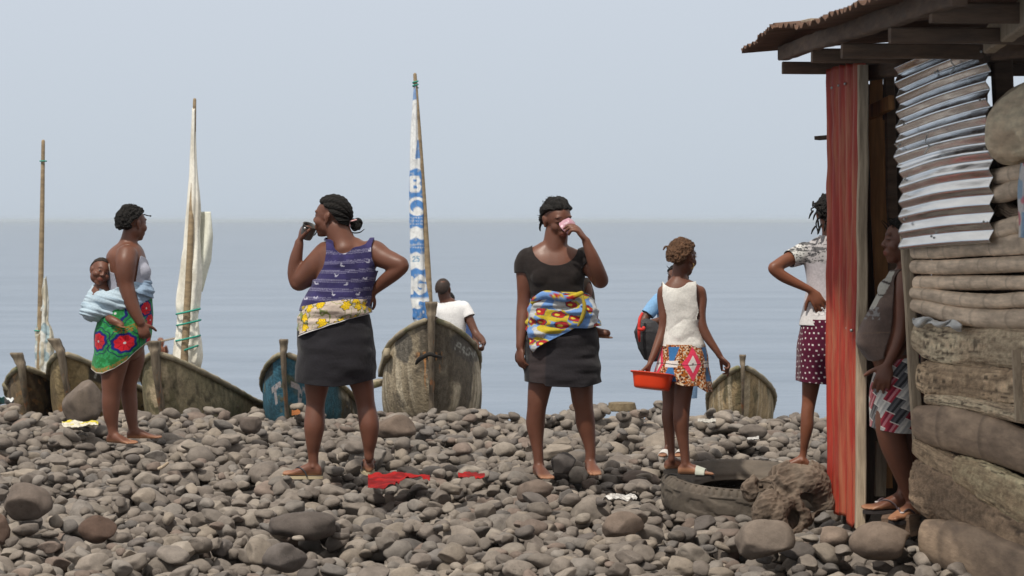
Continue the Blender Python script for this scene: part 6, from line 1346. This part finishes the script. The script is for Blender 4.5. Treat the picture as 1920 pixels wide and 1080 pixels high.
# ---- boys in the big boat
p = Fig(18.35, 'dark')
p.torso([(843, 562, 9, .04), (846, 570, 20, .06), (847, 582, 27, .08), (847, 600, 25, .085), (846, 630, 24, .08), (845, 660, 26, .09), (845, 685, 26, .10)])
p.limb('neck', [(842, 574, 0, 12), (835, 562, 0, 11.5), (832, 550, 0, 11.5)]); H = p.head(831, 544, 0, .198, yaw=168, pitch=4)
p.limb('arm_b', [(869, 578, 0, 11), (876, 590, -.02, 9.5), (886, 612, -.05, 8), (893, 626, -.08, 7.5), (902, 635, -.14, 7), (907, 643, -.20, 5.5)]); p.hand(p.pt(907, 644, -.2), (-.1, -.5, -.6), (-1, 0, -.2), thumb=-1, sc=.72, curl=.9)
p.limb('arm_a', [(824, 580, 0, 10), (816, 600, -.01, 8.5), (812, 625, -.02, 7.5), (818, 645, -.02, 6)]); p.hand(p.pt(818, 646, -.02), (0, 0, -1), (1, 0, 0), sc=.8)
p.limb('leg_a', [(838, 685, 0, 16), (832, 692, .25, 13), (830, 730, .45, 9)]); p.limb('leg_b', [(856, 685, 0, 16), (862, 692, .25, 13), (864, 730, .45, 9)])
P8 = p.build('boy with a shaved head in a white tee sitting in the big grey boat', vox=.0055)
p.garment('tee', top_mask(690, arm=.25, neck=lambda px, py, V, N: py < 566), .009, lambda px, py, v, lab, n: np.tile((.74, .74, .75), (len(v), 1)), wr=.007, wsc=9, relax=3)
p.cloth('shorts', [(675, 845, 28, .11), (700, 846, 28, .13)], [(-1, 678), (1, 678)], [(-1, 702), (1, 702)], lambda u, v, V, t, th: np.tile((.05, .06, .09), (len(u), 1)))
p.hair(H, thick=.0035, noise=.001, n=(140, 90), mat=material('shaved_hair', (.035, .022, .018), rough=.7, bump=.4, bscale=300))
p = Fig(19.0, 'dark')
p.torso([(858, 575, 9, .04), (861, 582, 19, .06), (863, 595, 23, .08), (866, 620, 22, .08), (870, 660, 24, .09), (870, 690, 24, .09)])
p.limb('neck', [(856, 587, 0, 10), (848, 579, -.02, 9), (842, 572, -.02, 9)]); H = p.head(840, 566, .03, .175, yaw=150, pitch=35)
p.limb('arm_b', [(877, 588, 0, 8.5), (882, 602, 0, 8), (887, 620, -.02, 7), (892, 640, -.04, 6.5), (894, 660, -.1, 6)]); p.hand(p.pt(894, 661, -.1), (0, 0, -1), (-1, 0, 0), sc=.8)
p.limb('arm_a', [(845, 590, 0, 8), (838, 620, .05, 7), (835, 650, .0, 6)])
p.limb('leg_a', [(862, 690, 0, 15), (858, 696, .25, 12), (858, 730, .4, 8)]); p.limb('leg_b', [(880, 690, 0, 15), (884, 696, .25, 12), (884, 730, .4, 8)])
p.build('child in a blue vest almost hidden behind the boy in the white tee', vox=.0055)
p.garment('vest', lambda px, py, V, lab, tt, N: (lab == 0) & (py > 580), .009, lambda px, py, v, lab, n: np.tile((.06, .10, .24), (len(v), 1)), relax=3)
p.hair(H, thick=.0035, noise=.001, n=(100, 60))

# ---- paddler far out
YO = 51.0
p = Fig(YO, 'red')
p.torso([(301, 650, 4, .10), (302, 653, 9, .12), (302, 660, 10, .12), (301, 670, 8.5, .11), (300, 682, 10, .14)])
p.limb('neck', [(302, 654, 0, 4.2), (302, 646, 0, 4)]); p.head(302, 641, 0, .21, yaw=60)
p.limb('arm_a', [(295, 655, 0, 4), (292, 662, -.15, 3.4), (296, 655, -.3, 3)]); p.limb('arm_b', [(310, 655, 0, 4), (313, 660, -.15, 3.4), (311, 650, -.3, 3)])
p.limb('leg_a', [(298, 682, 0, 7), (292, 680, -.4, 5.5), (290, 688, -.7, 4)]); p.limb('leg_b', [(304, 682, 0, 7), (310, 680, -.4, 5.5), (312, 688, -.7, 4)])
P10 = p.build('distant bare chested paddler out on the water behind the mossy boat', vox=.012, body_it=3)
m = MB(); m.tube([P(240, 652, YO - .3), P(296, 641, YO - .35), P(345, 631, YO - .3)], [.022, .022, .022], 8, 3); m.ell(P(236, 653, YO - .3), (.16, .03, .06)); tag(m.build('paddle', m_mast), 'long grey paddle held across by the distant paddler', 'paddle')
def _canoe(U, V):
    x = (U - .5)*4.6; w = .33*np.sqrt(np.clip(1 - (2*U - 1)**4, 0, 1)); a = V*np.pi; z = SEA_Z + .30 + .10*(2*U - 1)**4 - np.sin(a)*.42; c0 = P(300, 600, YO); return np.stack([c0.x + np.cos(a)*w + x*.08, c0.y + x, z], 1)
v, f, *_ = grid(_canoe, 60, 16); tag(obj('canoe', v, f, m_stem, solid=.03), 'small dark canoe of the distant paddler', 'boat')
# ---------------------------------------------------------------- tyre, driftwood and litter
m_tyre = material('dusty_old_rubber', (.115, .097, .078), (.066, .055, .046), nscale=9, rough=.8, spec=.3, bump=.25, bscale=60, col3=(.15, .122, .098), nscale3=3, t3=(.45, .7))
def _tyre(U, V):
    a = U*2*np.pi; b = (V - .5)*2*R(157); RO, RI = .448, .250
    w = .205; cb, sb = np.cos(b), np.sin(b); rc = (RO + RI)/2; hr = (RO - RI)/2
    r = rc + hr*np.sign(cb)*np.abs(cb)**.55; z = w/2*np.sign(sb)*np.abs(sb)**.62
    r = r + np.where(cb < -.3, -.012*np.sin(b*2)*0, 0)
    tread = (cb > .35); gr = ((np.sin(a*64) > .35) & (np.abs(np.abs(z) - .085) < .022) & tread); r = r - .016*gr
    worn = tread*sstep(.05, .09, vnoise(np.cos(a)*3, np.sin(a)*3, z*22, 1, 2))*(np.abs(z + .01) < .062); r = r - .006*worn + tread*.0012*vnoise(np.cos(a)*20, np.sin(a)*20, z*50, 1, 2)
    r = r + .0025*np.sin((z if True else 0)*190)*(cb < 0)
    z = z + .0015*vnoise(np.cos(a)*6, np.sin(a)*6, b, 1, 2) - np.where((cb > -.95) & (cb < .3) & (sb > 0), .006*np.exp(-((r - .345)/.006)**2) + .005*np.exp(-((r - .405)/.005)**2), 0)
    z = z - (.045*sstep(.42, .26, r))*(sb > 0)
    tilt = R(5.0); y = r*np.sin(a); x = r*np.cos(a); y2 = y*math.cos(tilt) - z*math.sin(tilt); z2 = y*math.sin(tilt) + z*math.cos(tilt)
    return np.stack([TYRE_C.x + x, TYRE_C.y + y2, TYRE_C.z + .085 + z2 - .008*x], 1)
v, f, U, V = grid(_tyre, 420, 120, close_u=True)
tag(obj('tyre', v, f, m_tyre, solid=.012), 'worn dusty truck tyre lying flat under the girl with the red bowl', 'tyre')

m_drift = material('driftwood', attr=True, var=.25, nscale=14, rough=.9, bump=.6, bscale=60, bumpd=.012)
m = MB(); D = lambda px, py, dy, rx, ry, rz: m.ell(P(px, py, 10.75 + dy), (rx, ry, rz), Matrix.Rotation(.3*dy*9, 3, 'Y'), 24)
D(1470, 908, .0, .13, .12, .075); D(1510, 905, .0, .11, .12, .085); D(1535, 915, .02, .06, .10, .09); D(1430, 918, .0, .10, .10, .055); D(1408, 925, -.02, .045, .07, .045)
m.tube([P(1450, 905, 10.7), P(1480, 940, 10.68), P(1500, 975, 10.65), P(1478, 1000, 10.6)], [.07, .085, .06, .035], 18, 5); m.tube([P(1450, 935, 10.6), P(1432, 958, 10.55), P(1425, 985, 10.55)], [.06, .065, .045], 16, 5); m.tube([P(1530, 920, 10.75), P(1545, 950, 10.75), P(1520, 975, 10.72), P(1490, 995, 10.7)], [.065, .05, .04, .03], 16, 5)
m.tube([P(1470, 945, 10.6), P(1452, 965, 10.55), P(1468, 992, 10.55)], [.055, .06, .04], 16, 5); m.tube([P(1400, 915, 10.7), P(1440, 895, 10.72), P(1500, 880, 10.78), P(1535, 885, 10.8)], [.035, .05, .055, .04], 16, 5)
V_, F_ = remesh(np.concatenate(m.v), m.f, .006); V_ = lap(V_, F_, np.full(len(V_), .5), 9); N_ = normals(V_, F_)
g1 = vnoise(V_[:, 0]*1.0 + V_[:, 2]*.4, V_[:, 2]*2.6 - V_[:, 0], V_[:, 1]*2.6, 15, 3); g2_ = vnoise(V_[:, 0], V_[:, 2], V_[:, 1], 5.5, 2); hole = sstep(.28, .42, vnoise(V_[:, 0], V_[:, 2], V_[:, 1] + 3, 9.5, 1))
V_ = V_ + N_*((-np.abs(g1)*.016 + .018*g2_ - .045*hole))[:, None]
c_ = mixc((.165, .125, .095), (.08, .058, .043), sstep(.0, .35, np.abs(g1))*.9); c_ = mixc(c_, (.22, .175, .135), sstep(.1, .5, g2_)*.6)
tag(obj('driftwood_stump', V_, F_, m_drift, col=c_), 'gnarled brown driftwood stump leaning against the tyre beside the red sheet', 'driftwood')

def ground_at(x, y):
    ix = np.clip(((x - GX0)/CELL).astype(int), 0, GNX - 1); iy = np.clip(((y - GY0)/CELL).astype(int), 0, GNY - 1); return hm[iy, ix]
def litter(name, label, cat, cx, cy, wpx, hpx, mat, colour, shape, n=(90, 60), lift=.012, amp=.014, Yspan=None, smooth=.5, solid=.002, sm=3):
    """a limp sheet draped over the stones"""
    Yc = FPX*EYE/(cy - CY); s_ = FPX/Yc
    def fn(U, V):
        a, b_ = shape(U, V); x = (cx + a*wpx - CX)/s_; dy = b_*(Yspan or hpx*Yc/FPX/.115); y = Yc - dy; x = x*(y/Yc)
        g0 = np.mean([ground_at(x + ox, y + oy) for ox in (-.03, 0, .03) for oy in (-.03, 0, .03)], 0); z = np.maximum(g0, ground_z(x, y) - .01) + lift + amp*(1 + vnoise(x, y, 2, 22, 3)); return np.stack([x, y, z], 1)
    v, f, U, V = grid(fn, *n); vg = v.reshape(n[1], n[0], 3)
    for _ in range(sm): vg[1:-1, 1:-1, 2] = (vg[:-2, 1:-1, 2] + vg[2:, 1:-1, 2] + vg[1:-1, :-2, 2] + vg[1:-1, 2:, 2])/4*smooth + vg[1:-1, 1:-1, 2]*(1 - smooth)
    return tag(obj(name, vg.reshape(-1, 3), f, mat, col=colour(v, U, V), solid=solid), label, cat)
m_redcloth = material('red_cloth', attr=True, var=.2, nscale=20, rough=.85, spec=.2, bump=.4, bscale=120, bumpd=.004)
redc = lambda v, U, V: mixc((.31, .008, .008), (.17, .005, .006), sstep(-.2, .4, vnoise(v[:, 0], v[:, 1], 0, 14, 2)))
def sh1(U, V): return (U - .5)*1.0, (V - .5)*(.55 + .35*np.sin(U*5 + .6)) + .10*np.sin(U*7) - .25*(U - .5)
litter('red_cloth', 'crumpled bright red cloth spread on the stones in front of the two drinking women', 'cloth', 748, 912, 116, 30, m_redcloth, redc, sh1, n=(150, 70), amp=.024, Yspan=.80, lift=.030, smooth=.9, sm=9)
def sh2(U, V): return (U - .5), (V - .5)*(.35 + .5*np.abs(np.sin(U*6))) + .12*np.sin(U*9)
litter('red_rag', 'smaller red rag on the stones to the right of the crumpled red cloth', 'cloth', 884, 903, 50, 12, m_redcloth, redc, sh2, n=(90, 40), amp=.018, Yspan=.34, lift=.028, smooth=.9, sm=9)
m_plas = material('crumpled_clear_plastic', attr=True, var=.2, nscale=25, rough=.25, spec=.7, bump=.8, bscale=50, bumpd=.02)
litter('plastic_bag', 'crumpled translucent whitish plastic bag lying on the stones before the tyre', 'plastic bag', 1162, 952, 66, 20, m_plas, lambda v, U, V: mixc((.34, .32, .30), (.60, .59, .57), sstep(.0, .3, np.abs(vnoise(v[:, 0], v[:, 1], 3, 35, 2)))), lambda U, V: ((U - .5)*(1 - .3*np.abs(V - .5)), (V - .5)*(1 - .5*(2*U - 1)**2)), amp=.03, Yspan=.20)
litter('yellow_wrapper', 'yellow and white plastic wrapper on the stones behind the mother', 'wrapper', 150, 806, 68, 22, m_plas, lambda v, U, V: mixc((.66, .62, .50), (.62, .52, .03), sstep(-.02, .1, vnoise(v[:, 0], v[:, 1], 3, 14, 2) + (.45 - V)*.5)), lambda U, V: ((U - .5), (V - .5)*(1 - .4*(2*U - 1)**2)), amp=.035, Yspan=.36)
litter('pale_scrap', 'white crumpled scrap of plastic on the stones behind the tyre', 'scrap', 1325, 796, 34, 14, m_plas, lambda v, U, V: np.tile((.42, .40, .36), (len(v), 1)), lambda U, V: ((U - .5), (V - .5)*(1 - .5*(2*U - 1)**2)), amp=.03, Yspan=.2)
litter('small_white_scrap', 'small white scrap among the stones right of the tyre', 'scrap', 1412, 830, 22, 6, m_plas, lambda v, U, V: np.tile((.46, .45, .43), (len(v), 1)), lambda U, V: ((U - .5), (V - .5)), amp=.02, Yspan=.10)
litter('orange_peel', 'orange brown dry husk on the ridge beside the leg of the woman in the vest', 'husk', 555, 783, 16, 5, m_redcloth, lambda v, U, V: np.tile((.22, .08, .025), (len(v), 1)), lambda U, V: ((U - .5), (V - .5)), amp=.03, Yspan=.14)
litter('teal_sheet', 'folded teal and white sheet at the far left edge beyond the stones', 'sheet', 4, 753, 44, 16, m_plas, lambda v, U, V: mixc((.10, .30, .32), (.6, .62, .64), U > .6), lambda U, V: ((U - .5), (V - .5)), amp=.05, Yspan=.5, lift=.03)
m = MB(); m.tube([P(298, 888, 12.9) , P(306, 884, 12.9), P(314, 878, 12.92)], [.010, .011, .009], 8, 3); o = m.build('stick', m_wood); o.location.z += .03; tag(o, 'short pale stick on the stones in the left foreground', 'stick')
# ---------------------------------------------------------------- sea haze
HAZE = 2.0e-4
m_haze = bpy.data.materials.new('sea_haze'); m_haze.use_nodes = True
_n = m_haze.node_tree.nodes; _n.remove(_n['Principled BSDF'])
_v = _n.new('ShaderNodeVolumePrincipled'); _v.inputs['Color'].default_value = (.84, .93, 1.0, 1); _v.inputs['Density'].default_value = HAZE
_v.inputs['Anisotropy'].default_value = 0.2
m_haze.node_tree.links.new(_v.outputs[0], _n['Material Output'].inputs['Volume'])
hz = MB(); x0, x1, y0, y1, z0, z1 = -3100, 3100, -60, 6000, SEA_Z - 2, 3.4
V = [(x0,y0,z0),(x1,y0,z0),(x1,y1,z0),(x0,y1,z0),(x0,y0,z1),(x1,y0,z1),(x1,y1,z1),(x0,y1,z1)]
haze = obj('haze', V, [(3,2,1,0),(4,5,6,7),(0,1,5,4),(1,2,6,5),(2,3,7,6),(3,0,4,7)], m_haze, smooth=False)
tag(haze, 'thin sea haze fading the far water into the pale sky', 'haze', kind='stuff')
